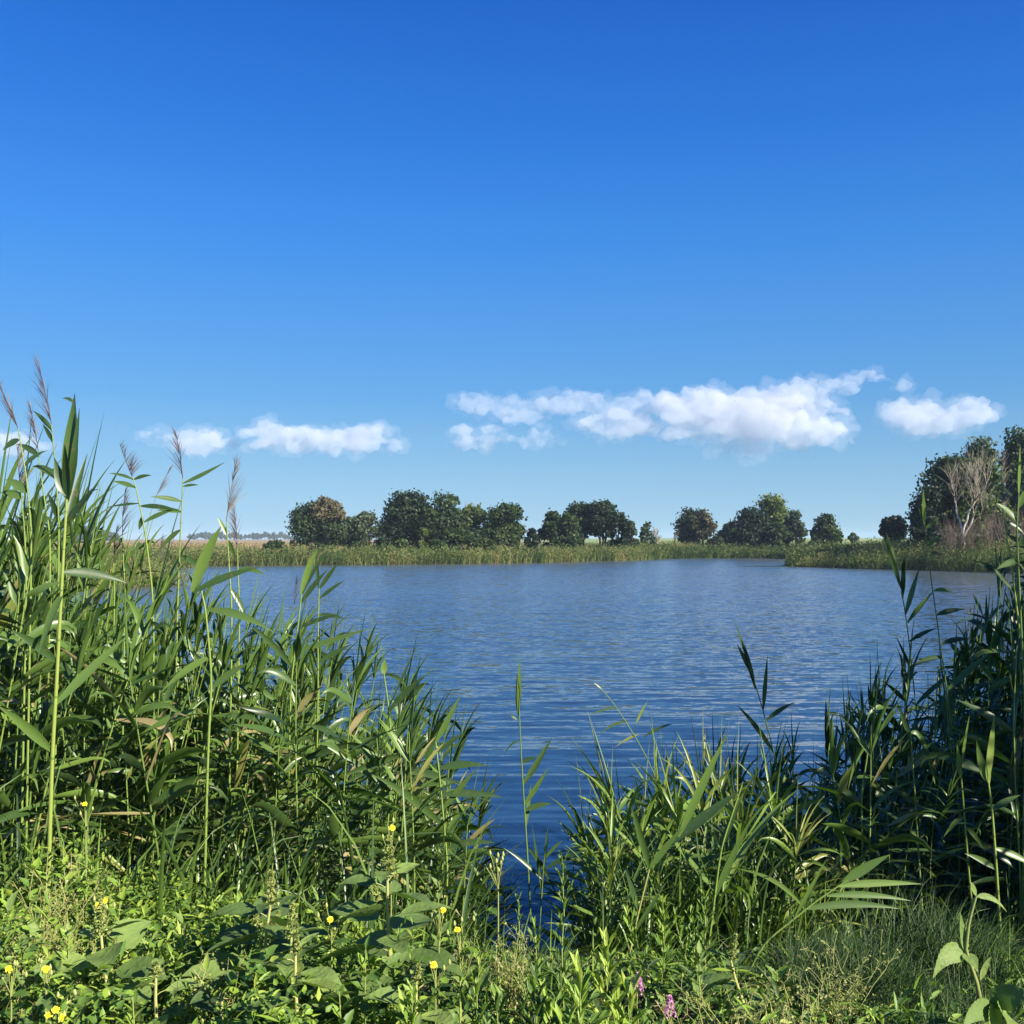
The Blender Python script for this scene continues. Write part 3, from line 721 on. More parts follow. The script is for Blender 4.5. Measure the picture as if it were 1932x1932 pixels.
belt("promontory_reeds", "tall green reeds on the right hand promontory", (27, 66), (70, 120), 15, 30,
     lambda X, Y, d, r: (.30 + .85 * smooth(27.2, 31, X) + 1.15 * smooth(29, 38, X) + .25 * patch(X, Y, .3)) * r.uniform(.72, 1.1, len(X)),
     lambda X, Y, d, r: np.clip(.34 + .14 * patch(X, Y, .3, 5) + .2 * (r.uniform(size=len(X)) > .9) + r.normal(0, .08, len(X)), 0, 1), .085, 303)
belt("left_bank_reeds", "olive brown reeds on the near left bank seen through the tall stalks", (-66, -16), (42, 102), 12, 26,
     lambda X, Y, d, r: (1.55 + .5 * patch(X, Y, .4)) * r.uniform(.7, 1.12, len(X)),
     lambda X, Y, d, r: np.clip(.46 + .22 * patch(X, Y, .5, 2) + r.normal(0, .10, len(X)), 0, 1), .06, 304)
# dry grass tufts over the field behind
r = np.random.default_rng(9); n = 26000
X = r.uniform(-120, 60, n); Y = 105 + 260 * r.uniform(0, 1, n) ** 1.6; d = pond_sdf(X, Y); k = d > 8; X, Y = X[k], Y[k]
T = np.clip(np.where(X < -2, .86, .42) + r.normal(0, .08, len(X)) - .25 * (patch(X, Y, .09) > .82), 0, 1)
V, Fc, tt, _ = ribbons(np.stack([X, Y, ground_z(X, Y) - .05], 1), r.uniform(0, 6.28, len(X)), 1.4, r.uniform(.3, .75, len(X)), .16, .8, roll=r.uniform(-1, 1, len(X)), n=2, kind='tear', tint=T, fold=.1)
tag(link("field_grass", mesh_np("field_grass", V, Fc, m_belt, tt)), "dry tan grass on the field behind the far reeds", "grass", kind="stuff")
# floating weed off the promontory tip
P = np.stack([r.normal(26.0, 1.6, 900), r.normal(104.5, 1.0, 900), np.full(900, .012)], 1)
mb = MB(); mb.add(*cards(P, .12, .3, flat=1.0, normal=np.tile([0, 0, 1.0], (900, 1))))
tag(mb.build("floating_weed", m_belt, smooth_=False), "dark mat of floating weed off the tip of the promontory", "water weed", kind="stuff")
# ------------------------------------------------------------------ the near reeds
m_plume = leaf_mat("reed_plume", [(0.0, (0.09, 0.065, 0.07)), (0.5, (0.20, 0.165, 0.165)), (1.0, (0.36, 0.29, 0.22))], transl=0.25, rough=0.7, spec=0.1, vary=0.05, tcol=(.45, .35, .28))

def stalk_path(H, lean, r, n=9):
    t = np.linspace(0, 1, n)
    a = r.uniform(0, 6.28)
    x = lean[0] * H * t ** 1.7 + .012 * H * np.sin(t * 4 + a)
    y = lean[1] * H * t ** 1.7 + .010 * H * np.cos(t * 5 + a)
    return np.stack([x, y, H * t * (1 - .02 * t)], 1)

def interp_path(p, t):
    k = np.linspace(0, 1, len(p))
    return np.stack([np.interp(t, k, p[:, i]) for i in range(3)], -1)

def plume_np(mb, base, d, Lp, r, tint, dens=46, side=1):
    """a loose one-sided tassel of thin drooping branchlets"""
    d = np.asarray(d, float) / np.linalg.norm(d)
    ax = np.array(base) + d * Lp * np.linspace(0, 1, 7)[:, None]
    ax[:, 0] += side * .06 * Lp * np.linspace(0, 1, 7) ** 2
    mb.add(*tube(ax, np.linspace(.0022, .0008, 7), 4, tint - .1))
    t = np.sort(r.uniform(.02, .96, dens)); P = interp_path(ax, t)
    az = r.normal(math.pi / 2 * side, .75, dens)
    V, Fc, T, _ = ribbons(P, az, R(72) - R(16) * (1 - t), Lp * (.58 - .36 * t) * r.uniform(.7, 1.15, dens), .0030, R(4) + R(34) * r.uniform(0, 1, dens), roll=r.uniform(-1.2, 1.2, dens), n=4, kind='grass', tint=np.clip(tint + r.normal(0, .15, dens), 0, 1), fold=.4)
    mb.add(V, Fc, T)

def make_reed(H, seed, plume=False, young=False, wind=0.75, tint=.42, yellow=.10, nleaf=None, lw=1.0, ll=1.0):
    """one stalk: stem, foliage and, when it flowers, a plume"""
    r = np.random.default_rng(seed)
    lean = (r.normal(.05, .05) + .03 * wind, r.normal(0, .04))
    p = stalk_path(H, lean, r)
    ms = MB(); ms.add(*tube(p, np.linspace(.0058 if not young else .0035, .0020, 9), 6, .5 + r.normal(0, .12)))
    n = nleaf or int(5 + H * 6.4)
    t = np.sort(np.concatenate([r.uniform(.16, .5, n // 3), r.uniform(.45, .95, n - n // 3)]))
    ax = r.uniform(-.5, .5)
    sgn = np.where(np.arange(n) % 2, 1.0, -1.0)
    vx = sgn * math.cos(ax) + wind * .7 + r.normal(0, .4, n); vy = sgn * math.sin(ax) + r.normal(0, .65, n)
    az = np.arctan2(vx, vy)
    el = R(22) + R(34) * t ** 1.5 + r.normal(0, R(19), n)
    L = (.19 + .21 * np.sin(np.clip(t * 1.15, 0, 1) * math.pi) ** .7) * r.uniform(.75, 1.2, n) * ll
    W = (.022 + .021 * np.sin(np.clip(t, 0, 1) * math.pi)) * r.uniform(.8, 1.2, n) * lw
    T = np.clip(tint + r.normal(0, .13, n), 0, .8); yl = r.uniform(size=n) < yellow * (1.3 - t)
    kink = r.uniform(size=n) < .38; T = np.where(yl, r.uniform(.86, 1, n), T)
    ml = MB()
    V, Fc, TT, _ = ribbons(interp_path(p, t), az, el, L, W, np.where(kink, R(85) + R(60) * r.uniform(0, 1, n), R(10) + R(62) * r.uniform(0, 1, n) ** 1.9 + R(14) * (1 - t)), side=r.normal(.15, .3, n), roll=r.normal(0, .6, n), twist=r.normal(0, 1.2, n), fold=.28, n=8, tint=T, pw=np.where(kink, r.uniform(2.5, 6, n), 1.6))
    ml.add(V, Fc, TT)
    if plume:
        mp = MB(); plume_np(mp, p[-1], (r.normal(.12, .08), r.normal(0, .05), 1), r.uniform(.20, .30), r, .45 + r.normal(0, .15))
    else:
        mp = None
        V, Fc, TT, _ = ribbons(p[-2:-1].repeat(3, 0), r.normal(1.4, .6, 3), [R(86), R(80), R(74)], np.array([.42, .34, .30]) * ll, np.array([.010, .022, .020]) * lw, [.1, .5, .8], roll=r.normal(0, .6, 3), fold=.5, n=7, tint=min(.8, tint + .1))
        ml.add(V, Fc, TT)
    return ms.mesh("stem", m_stem), ml.mesh("foliage", m_reed), (mp.mesh("plume", m_plume) if mp else None), H

GREEN = [make_reed(h, 400 + i) for i, h in enumerate((1.0, 1.25, 1.5, 1.75, 2.0, 2.3, 2.6, 2.9, 1.4, 1.9, 2.4, 3.2, 3.4, 1.6))]
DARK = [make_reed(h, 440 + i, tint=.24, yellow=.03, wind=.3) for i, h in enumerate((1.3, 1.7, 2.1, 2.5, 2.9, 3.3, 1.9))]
PLUMED = [make_reed(h, 470 + i, plume=True, tint=.34) for i, h in enumerate((2.2, 2.7, 3.1, 3.4))]
FRESH = [make_reed(h, 490 + i, young=True, tint=.70, nleaf=11, lw=.80, ll=1.25, wind=.5, yellow=.03) for i, h in enumerate((.75, .95, 1.1, .85, 1.25, 1.4))]

def put(kit, base, H, rz, label, group, name="reed_stalk", tilt=(0, 0)):
    st, fo, pl, h0 = min(kit, key=lambda k: abs(k[3] - H) + rng.uniform(0, .35))
    o = bpy.data.objects.new(name, None); col.objects.link(o)
    o.location = base; o.rotation_euler = (tilt[0], tilt[1], rz); s = H / h0; o.scale = (s ** .7, s ** .7, s)
    tag(o, label, "reed", group)
    link("stem", st, o); link("foliage", fo, o)
    if pl is not None: link("plume", pl, o)
    return o

LE = np.array([(-80, 405), (0, 430), (60, 445), (100, 500), (130, 530), (200, 556), (250, 562), (300, 572), (330, 605), (380, 648), (440, 695), (470, 765), (495, 850), (508, 910)], float)
RE = np.array([(560, 960), (590, 870), (620, 805), (660, 775), (700, 745), (740, 705), (780, 725), (800, 700), (850, 670), (880, 618), (900, 580), (930, 600), (960, 565), (985, 515), (1010, 480), (1090, 450)], float)
def base_z(x, y): return max(gz(x, y), -.25)
def scatter(n, env, pr, yr, kit, label, group, rnd, jit=95, hmin=.55, cap=3.5, bias=1.0, rzs=.45, expo=1.5, plume_kit=None):
    out = []; tries = 0
    while len(out) < n and tries < n * 40:
        tries += 1
        px = rnd.uniform(*pr); Y = yr[0] + (yr[1] - yr[0]) * rnd.uniform() ** bias
        ty = np.interp(px, env[:, 0], env[:, 1]) + jit * rnd.uniform() ** expo * (1.0 if px > 100 else 1.2)
        T = at(px, ty, Y); x = T.x; zb = base_z(x, Y)
        H = T.z - zb - .12
        if H < hmin or H > cap: continue
        out.append((x, Y, zb, H))
    return out
rl = np.random.default_rng(77)
L_ = scatter(150, LE, (-40, 500), (4.4, 8.6), GREEN, "", "", rl, jit=150, bias=1.2)
for (x, Y, zb, H) in L_:
    kit = PLUMED if (H > 2.3 and rl.uniform() < .22) else GREEN
    put(kit, (x, Y, zb - .05), H, rl.normal(0, .45), "green reed stalk in the dense reed bed on the left", "reeds of the left bed", tilt=(rl.normal(0, .06), rl.normal(.05, .07)))
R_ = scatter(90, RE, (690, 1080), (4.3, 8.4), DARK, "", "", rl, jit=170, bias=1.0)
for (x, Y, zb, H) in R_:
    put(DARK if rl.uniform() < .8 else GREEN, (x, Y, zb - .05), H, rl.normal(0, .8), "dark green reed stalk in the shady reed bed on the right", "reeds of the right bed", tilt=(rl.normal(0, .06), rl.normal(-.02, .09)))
FE = np.array([(560, 900), (585, 830), (620, 785), (680, 750), (740, 750), (800, 790), (840, 850), (870, 930)], float)
F_ = scatter(84, FE, (572, 860), (4.4, 6.3), FRESH, "", "", rl, jit=110, hmin=.4, cap=1.8)
for (x, Y, zb, H) in F_:
    put(FRESH, (x, Y, zb - .03), H, rl.uniform(0, 6.28), "bright green young reed shoot on the bank right of the water gap", "young reeds right of the gap", tilt=(rl.normal(0, .14), rl.normal(.04, .16)))

# the rest of both beds, past counting
def bed(name, label, items, kits, rnd, mat_s=m_stem):
    """many stalks fused into one object; stems and leaves keep their own materials"""
    V, Fq, T, MI, n = [], [], [], [], 0
    cache = {}
    for (x, Y, zb, H) in items:
        kit = kits[rnd.integers(len(kits))]
        for mi, me in ((0, kit[0]), (1, kit[1])):
            if me.name not in cache:
                co = np.empty(len(me.vertices) * 3, np.float32); me.vertices.foreach_get("co", co)
                fi = np.empty(len(me.loops), np.int32); me.loops.foreach_get("vertex_index", fi)
                tt = np.empty(len(me.vertices), np.float32); me.attributes["tint"].data.foreach_get("value", tt)
                cache[me.name] = (co.reshape(-1, 3), fi.reshape(-1, 4), tt)
            co, fi, tt = cache[me.name]
            a = rnd.normal(0, .7); s = H / kit[3]; c, q = math.cos(a), math.sin(a)
            sx, sy_ = rnd.normal(.05, .08), rnd.normal(0, .07)
            X = (co[:, 0] * c - co[:, 1] * q) * s ** .7 + x + co[:, 2] * s * sx; Yy = (co[:, 0] * q + co[:, 1] * c) * s ** .7 + Y + co[:, 2] * s * sy_
            V.append(np.stack([X, Yy, co[:, 2] * s + zb], 1)); Fq.append(fi + n); T.append(np.clip(tt + rnd.normal(0, .05), 0, 1)); MI.append(np.full(len(fi), mi)); n += len(co)
    me = mesh_np(name, np.concatenate(V), np.concatenate(Fq), [m_stem, m_reed], np.concatenate(T))
    me.polygons.foreach_set("material_index", np.concatenate(MI).astype(np.int32)); me.update()
    o = link(name, me); tag(o, label, "reeds", kind="stuff"); return o
jl = scatter(470, LE + np.array([0, 45]), (-90, 505), (4.6, 9.5), GREEN, "", "", rl, jit=300, bias=.8, expo=1.0)
bed("left_reed_bed", "dense tangle of green reeds filling the left reed bed", jl, GREEN, rl)
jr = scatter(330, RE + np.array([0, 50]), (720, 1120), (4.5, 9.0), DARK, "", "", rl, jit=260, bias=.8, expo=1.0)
for _ in range(420):                                             # unseen reeds added past the right edge to shade the bed's front
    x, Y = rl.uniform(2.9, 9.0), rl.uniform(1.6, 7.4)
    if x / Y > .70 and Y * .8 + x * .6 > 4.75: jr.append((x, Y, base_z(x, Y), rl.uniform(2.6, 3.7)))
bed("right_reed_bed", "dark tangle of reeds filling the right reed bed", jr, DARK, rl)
# short shoots and fallen blades under them
def shoots(name, label, pr, yr, n, hr, tr, wr, rnd, env=None, lean=.25, cat="grass", dark=0):
    px = rnd.uniform(*pr, n); Y = rnd.uniform(*yr, n); X = (px - 512) / F * Y
    zg = ground_z(X, Y); k = zg > -.35; X, Y, zg, px = X[k], Y[k], zg[k], px[k]
    H = rnd.uniform(*hr, len(X))
    if env is not None:
        ty = np.interp(px, env[:, 0], env[:, 1]); top = np.array([at(a, b, c).z for a, b, c in zip(px, ty, Y)])
        H = np.minimum(H, np.maximum(.08, (top - zg) * .95))
    V, Fc, T, _ = ribbons(np.stack([X, Y, np.maximum(zg, -.05) - .03], 1), rnd.normal(1.2, 1.4, len(X)), R(86) - np.abs(rnd.normal(0, lean, len(X))), H * 1.12, rnd.uniform(*wr, len(X)), rnd.uniform(.2, 1.5, len(X)), roll=rnd.uniform(-1, 1, len(X)), n=5, kind='grass', tint=np.clip(rnd.normal(*tr, len(X)), 0, 1), fold=.25, pw=1.8)
    o = link(name, mesh_np(name, V, Fc, m_reed, T)); tag(o, label, cat, kind="stuff"); return o
shoots("left_reed_shoots", "short green shoots and blades low in the left reed bed", (-60, 480), (3.9, 7.0), 1200, (.25, .8), (.46, .14), (.007, .022), rl, env=LE + np.array([0, 60]))
shoots("right_reed_shoots", "short dark shoots low in the right reed bed", (700, 1090), (4.6, 8.0), 1100, (.3, 1.1), (.30, .12), (.006, .014), rl, env=RE + np.array([0, 60]))
shoots("young_reed_grass", "bright green grassy shoots between the young reeds", (585, 860), (4.3, 6.2), 1500, (.25, .75), (.46, .15), (.004, .019), rl, env=FE + np.array([0, 30]))

# ---- single stalks one can point at, leaf by leaf
def bend_leaf(mb, P0, P1, W, sag, tint, kind='reed', side=(0, -1, 0), fold=.3, n=10, tipdrop=0.0, twist=0.0, serr=0.0):
    P0, P1 = np.array(P0, float), np.array(P1, float); L = np.linalg.norm(P1 - P0)
    t = np.linspace(0, 1, n + 1)[:, None]
    C = (P0 + P1) / 2 + np.array([0, 0, sag * L])
    pts = (1 - t) ** 2 * P0 + 2 * t * (1 - t) * C + t * t * P1
    pts[:, 2] -= tipdrop * L * t[:, 0] ** 4
    d = np.gradient(pts, axis=0); d /= np.linalg.norm(d, axis=1, keepdims=True)
    nrm = np.array(side, float)[None, :].repeat(n + 1, 0)           # facing of the blade
    S = np.cross(d, nrm); S /= np.linalg.norm(S, axis=1, keepdims=True) + 1e-9
    U = np.cross(S, d)
    a = (twist * t)
    S2 = S * np.cos(a) + U * np.sin(a); U2 = U * np.cos(a) - S * np.sin(a)
    w = (W * prof(kind, n) * .5)[:, None]
    if serr: w = w * (1 + serr * np.where(np.arange(n + 1) % 2, 1, -1))[:, None]
    V = np.stack([pts - S2 * w, pts - U2 * w * fold, pts + S2 * w], 1).reshape(-1, 3)
    k = (np.arange(n) * 3)[:, None]
    Fc = np.concatenate([k + np.array([0, 1, 4, 3]), k + np.array([1, 2, 5, 4])])
    mb.add(V, Fc, tint)

def hero(label, Y, stem, leaves, plume=None, rad=(.0055, .0022), stint=.6, plume_tint=.4, side=1, root_y=None):
    """stem: points in the 1932 frame from low to high; leaves: (x0, y0, x1, y1, width, sag, depth, tint)"""
    b = big(stem[0][0], stem[0][1], Y)
    zb = base_z(b.x, Y)
    o = bpy.data.objects.new("reed_stalk", None); col.objects.link(o); o.location = (b.x, Y, zb); tag(o, label, "reed")
    org = np.array(o.location)
    pts = [np.array((b.x - .02, Y + .02, zb - .1))] if b.z > zb + .05 else []
    pts += [np.array(big(x, y, Y)) for x, y in stem]
    pts = np.array(pts) - org
    k = np.linspace(0, 1, len(pts)); kk = np.linspace(0, 1, 22)
    sm = np.stack([np.interp(kk, k, pts[:, i]) for i in range(3)], 1)
    for _ in range(2): sm[1:-1] = (sm[:-2] + 2 * sm[1:-1] + sm[2:]) / 4
    mb = MB(); mb.add(*tube(sm, np.linspace(rad[0], rad[1], len(sm)), 7, stint))
    for q in range(2, len(sm) - 1, 3):                               # knots on the stem
        mb.add(*tube([sm[q] - (sm[q + 1] - sm[q]) * .05, sm[q] + (sm[q + 1] - sm[q]) * .05], rad[0] * 1.22 * (1 - .5 * q / len(sm)), 7, .25))
    mb.build("stem", m_stem, o)
    for j, lf in enumerate(leaves):
        x0, y0, x1, y1, W, sag, dep, ti = lf[:8]; tw = lf[8] if len(lf) > 8 else 0.0
        P0 = np.array(big(x0, y0, Y)) - org; P1 = np.array(big(x1, y1, Y + dep)) - org
        mb = MB(); bend_leaf(mb, P0, P1, W, sag, ti, side=(.35 * (-1) ** j, -1, .45), twist=tw)
        mb.build("leaf", m_reed, o)
    if plume:
        x0, y0, x1, y1 = plume
        P0 = np.array(big(x0, y0, Y)) - org; P1 = np.array(big(x1, y1, Y)) - org
        mb = MB(); plume_np(mb, P0, P1 - P0, np.linalg.norm(P1 - P0), np.random.default_rng(int(x0 * 7 + y0)), plume_tint, dens=50, side=side); mb.build("plume", m_plume, o)
    return o

hero("tallest plumed reed at the top of the left bed, its tassel combed to the left", 4.6, [(112, 1000), (106, 900), (97, 800)],
     [(98, 812, 62, 775, .022, .10, .1, .3), (100, 835, 80, 800, .02, .15, 0, .2), (108, 905, 60, 880, .035, .2, .1, .4), (112, 985, 90, 930, .03, .1, 0, .3)], (97, 800, 78, 682), side=-1, plume_tint=.22)
hero("plumed reed leaning in at the left edge with a dense tassel", 4.4, [(60, 1010), (50, 900), (34, 808)], [(36, 830, 5, 850, .03, .2, 0, .3), (45, 880, 90, 850, .035, .2, .1, .3), (50, 930, 10, 905, .04, .2, 0, .4)], (34, 808, -2, 712), side=-1, plume_tint=.3)
hero("plumed reed between the two tallest tassels with dark narrow leaves", 4.8, [(96, 1020), (82, 930), (72, 850)], [(74, 862, 30, 838, .03, .2, 0, .2), (78, 890, 120, 905, .03, .3, 0, .2), (84, 935, 70, 990, .035, .3, 0, .3)], (72, 850, 62, 765), side=-1, plume_tint=.45)
hero("reed at the left edge with a brown ragged tassel low among leaves", 4.5, [(50, 1080), (46, 1000), (40, 930)], [(42, 940, 0, 930, .04, .2, 0, .5), (46, 990, 100, 980, .045, .2, 0, .4)], (40, 930, 28, 845), side=1, plume_tint=.6)
hero("stout reed with one huge upright folded leaf standing against the sky", 3.9, [(97, 1452), (106, 1300), (114, 1150), (120, 1040), (126, 942)],
     [(126, 945, 141, 742, .060, .10, .05, .52, .7), (128, 945, 150, 770, .030, -.05, .02, .34, -.5), (139, 760, 118, 752, .014, .35, 0, .30), (126, 950, 122, 838, .040, .12, -.03, .30), (126, 935, 102, 862, .045, -.15, 0, .25), (126, 985, 186, 912, .034, .05, 0, .26), (123, 1000, 165, 855, .026, .06, .1, .30),
      (118, 1120, 70, 1250, .040, .25, -.1, .55), (116, 1080, 240, 1100, .040, .12, .1, .28), (108, 1250, 20, 1190, .036, .12, -.05, .35), (104, 1330, 240, 1200, .036, .04, .1, .50), (101, 1420, -6, 1330, .040, .06, -.05, .55)], rad=(.0085, .0050), stint=.72)
hero("reed with a small red brown tassel just left of the single stalks on the sky", 5.0, [(292, 1150), (275, 1010), (258, 925), (250, 900)],
     [(252, 905, 205, 893, .016, .12, 0, .45), (252, 905, 286, 897, .022, .15, 0, .28), (255, 920, 212, 908, .024, .10, 0, .42), (262, 950, 200, 958, .014, .06, 0, .25), (264, 955, 340, 965, .026, .10, 0, .22), (268, 975, 262, 1000, .030, -.1, 0, .5), (272, 985, 335, 960, .024, .10, 0, .5)], (250, 900, 222, 838), side=1, plume_tint=.35)
hero("thin straight reed with a purple tassel rising clear of the left bed", 5.2, [(334, 1170), (338, 1060), (343, 950), (345, 902)],
     [(345, 912, 424, 872, .022, -.04, .05, .30), (345, 918, 375, 915, .016, .10, 0, .3), (342, 946, 284, 937, .026, .08, -.05, .45), (342, 966, 295, 963, .026, .10, 0, .55), (340, 1000, 300, 1040, .026, .15, 0, .4), (338, 1050, 385, 1075, .030, .2, 0, .35)], (345, 902, 336, 812), side=-1, plume_tint=.25)
hero("reed with a feathery grey tassel where the dry field begins", 5.0, [(438, 1160), (432, 1060), (427, 985)],
     [(428, 1010, 410, 975, .020, .1, 0, .6), (430, 1020, 445, 1060, .022, .2, 0, .45), (434, 1110, 470, 1180, .026, .2, 0, .35)], (427, 985, 440, 870), side=1, plume_tint=.62)
hero("short tasselled reed right beside the feathery grey tassel", 5.2, [(452, 1150), (449, 1080), (448, 1035)], [(449, 1075, 500, 1085, .03, .2, 0, .35)], (448, 1035, 446, 952), side=-1, plume_tint=.5)
hero("thin reed with a closed dark spike for a tassel, left of the sky gap", 5.4, [(236, 1120), (233, 1060), (231, 1010)], [(232, 1015, 224, 1030, .02, .3, 0, .3)], (231, 1010, 231, 925), side=1, plume_tint=.1)
hero("thin reed with a narrow black brown spike beside a thin green stem", 5.4, [(216, 1120), (214, 1062)], [(214, 1065, 224, 1045, .01, .1, 0, .3)], (214, 1062, 216, 995), side=1, plume_tint=.02)
hero("reed with a broad bright leaf curving up over the far shore line", 4.2, [(392, 1420), (400, 1280), (388, 1150), (380, 1115)],
     [(362, 1116, 418, 992, .045, .14, 0, .60), (364, 1118, 492, 1070, .036, .10, .05, .30), (388, 1150, 520, 1195, .034, .16, 0, .36), (396, 1240, 300, 1310, .034, .14, 0, .68), (398, 1300, 470, 1250, .030, .1, 0, .5)], rad=(.006, .0035), stint=.55)
hero("reed with an arching pointed leaf standing over the water left of centre", 4.8, [(548, 1300), (560, 1200), (569, 1120)],
     [(567, 1122, 600, 1034, .030, .18, 0, .62), (570, 1122, 622, 1038, .022, .22, 0, .45), (566, 1140, 618, 1075, .024, .08, 0, .25), (562, 1185, 640, 1160, .024, .08, 0, .2), (556, 1230, 700, 1185, .028, .0, 0, .45), (552, 1260, 470, 1180, .028, .12, 0, .35)], rad=(.005, .003))
hero("reed right of the arching leaf with a stiff fan of narrow blades", 5.0, [(600, 1320), (600, 1200), (602, 1110)],
     [(602, 1112, 640, 1060, .022, .05, 0, .3), (602, 1130, 650, 1095, .022, .06, 0, .3), (600, 1160, 655, 1170, .022, .12, 0, .2), (600, 1110, 598, 1055, .020, .02, 0, .5), (600, 1250, 665, 1215, .024, .05, 0, .35)], rad=(.0045, .0025))
hero("reed on the left bed's right slope with blades flung to the right", 4.6, [(745, 1560), (742, 1440), (733, 1330), (724, 1270)],
     [(724, 1272, 726, 1243, .030, .0, 0, .68), (733, 1335, 792, 1205, .012, .0, 0, .5), (735, 1340, 800, 1275, .030, .06, 0, .25), (738, 1400, 800, 1330, .036, .04, 0, .5), (740, 1420, 852, 1405, .032, .12, 0, .28), (742, 1450, 880, 1485, .036, .1, 0, .3), (743, 1500, 600, 1400, .034, .1, -.1, .45)], rad=(.005, .003))
hero("reed at the right end of the left bed with long blades over the water", 4.4, [(845, 1640), (838, 1560), (830, 1470), (822, 1400)],
     [(822, 1402, 870, 1310, .026, .0, 0, .5), (824, 1420, 880, 1380, .024, .05, 0, .3), (828, 1450, 920, 1445, .034, .12, 0, .25), (832, 1500, 950, 1505, .032, .1, 0, .25), (834, 1530, 900, 1450, .026, .04, 0, .5), (838, 1560, 700, 1460, .034, .1, -.1, .4), (842, 1600, 935, 1590, .030, .12, 0, .3)], rad=(.005, .003))
hero("lone slender reed standing in the water gap at the centre", 4.9, [(1003, 1760), (995, 1610), (989, 1520), (982, 1400), (978, 1300)],
     [(978, 1345, 981, 1240, .022, .02, 0, .45), (978, 1350, 976, 1272, .024, .03, 0, .35), (976, 1358, 962, 1352, .016, .3, 0, .35), (980, 1398, 950, 1425, .010, .35, 0, .4), (984, 1440, 1012, 1428, .022, .12, 0, .28), (987, 1480, 1042, 1390, .030, -.04, 0, .5), (988, 1520, 1035, 1448, .024, -.04, 0, .5),
      (989, 1530, 1042, 1516, .028, .12, 0, .3), (992, 1560, 1002, 1480, .020, 0, .05, .45), (996, 1600, 1050, 1690, .022, .2, 0, .3)], rad=(.0048, .0024), stint=.3)
hero("bent reed with two drooping blades just right of the lone slender reed", 4.5, [(1020, 1720), (1025, 1640), (1028, 1600)],
     [(1024, 1690, 1004, 1555, .014, .0, 0, .35), (1026, 1640, 1035, 1556, .012, .1, 0, .55), (1028, 1620, 1062, 1585, .014, .1, 0, .4), (1028, 1640, 1115, 1602, .022, .1, 0, .2), (1024, 1660, 950, 1600, .018, .1, 0, .35)], rad=(.0035, .002), stint=.3)
hero("thin arched reed with browning leaf tips leaning left over the water", 5.4, [(1258, 1560), (1240, 1470), (1205, 1400), (1160, 1330), (1135, 1300)],
     [(1135, 1300, 1120, 1288, .012, .1, 0, .4), (1165, 1335, 1110, 1350, .012, .1, 0, .4), (1185, 1360, 1130, 1385, .014, .15, 0, .5), (1205, 1385, 1160, 1410, .014, .1, 0, .9), (1200, 1365, 1222, 1322, .014, .05, 0, .75), (1215, 1390, 1270, 1365, .016, .1, 0, .2)], rad=(.0035, .0018), stint=.3)
hero("dark reed with a broad left blade, first tall stalk right of the gap", 5.4, [(1505, 1640), (1480, 1500), (1440, 1340), (1412, 1250)],
     [(1412, 1252, 1384, 1165, .014, .02, 0, .35), (1418, 1270, 1390, 1215, .024, .05, 0, .25), (1425, 1300, 1400, 1205, .028, .08, 0, .2), (1440, 1340, 1448, 1235, .022, .0, 0, .3), (1445, 1360, 1500, 1325, .024, .1, 0, .15), (1460, 1420, 1390, 1330, .026, .1, 0, .2), (1475, 1480, 1540, 1500, .030, .15, 0, .15)], rad=(.0045, .0025), stint=.25)
hero("tall reed with stacked dark blades rising from the left of the right bed", 5.6, [(1750, 1560), (1730, 1350), (1712, 1180), (1692, 1060)],
     [(1692, 1062, 1672, 1005, .016, .0, 0, .35), (1700, 1110, 1668, 1012, .024, .04, 0, .35), (1703, 1130, 1706, 1040, .032, .03, 0, .2), (1708, 1160, 1735, 1070, .028, .02, 0, .5), (1712, 1175, 1762, 1115, .026, .06, 0, .55), (1716, 1210, 1768, 1185, .024, .1, 0, .3), (1722, 1270, 1690, 1200, .022, .05, 0, .2),
      (1728, 1330, 1800, 1270, .026, .1, 0, .35), (1740, 1420, 1640, 1330, .026, .1, 0, .2)], rad=(.0045, .0025), stint=.2)
hero("very tall thin reed with paired leaves crossing the sky left of the pale tree", 4.8, [(1812, 1560), (1800, 1400), (1772, 1200), (1752, 1060), (1744, 985)],
     [(1744, 990, 1742, 922, .022, .03, 0, .62), (1744, 985, 1732, 955, .012, .05, 0, .3), (1745, 1000, 1772, 978, .016, .15, 0, .45), (1750, 1030, 1775, 1012, .016, .1, 0, .62), (1752, 1045, 1775, 1045, .012, .2, 0, .25), (1762, 1115, 1800, 1120, .022, .25, 0, .6), (1768, 1160, 1820, 1150, .026, .12, 0, .3),
      (1775, 1215, 1835, 1205, .026, .12, 0, .2), (1780, 1240, 1720, 1260, .026, .2, 0, .3), (1790, 1300, 1870, 1230, .030, .05, 0, .35)], rad=(.004, .002), stint=.25)
hero("plumed reed with a fluffy tan tassel and pale straw stem at the right edge", 4.6, [(1950, 1400), (1925, 1200), (1905, 1040), (1893, 965)],
     [(1898, 985, 1935, 1010, .02, .2, 0, .3), (1900, 1010, 1960, 1060, .024, .2, 0, .35), (1915, 1120, 1860, 1060, .024, .1, 0, .3)], (1893, 965, 1885, 862), rad=(.0050, .003), side=1, stint=.80, plume_tint=.85)
hero("reed whose unopened leaf spear cuts the skyline at the right edge", 4.4, [(1935, 1350), (1925, 1150), (1918, 1000), (1922, 930)],
     [(1922, 935, 1925, 838, .016, .0, 0, .6), (1920, 960, 1950, 910, .030, .1, 0, .68), (1920, 985, 1880, 950, .030, .2, 0, .5), (1920, 1030, 1960, 1010, .036, .12, 0, .6), (1921, 1060, 1880, 1075, .030, .2, 0, .4)], rad=(.0055, .003), stint=.3)
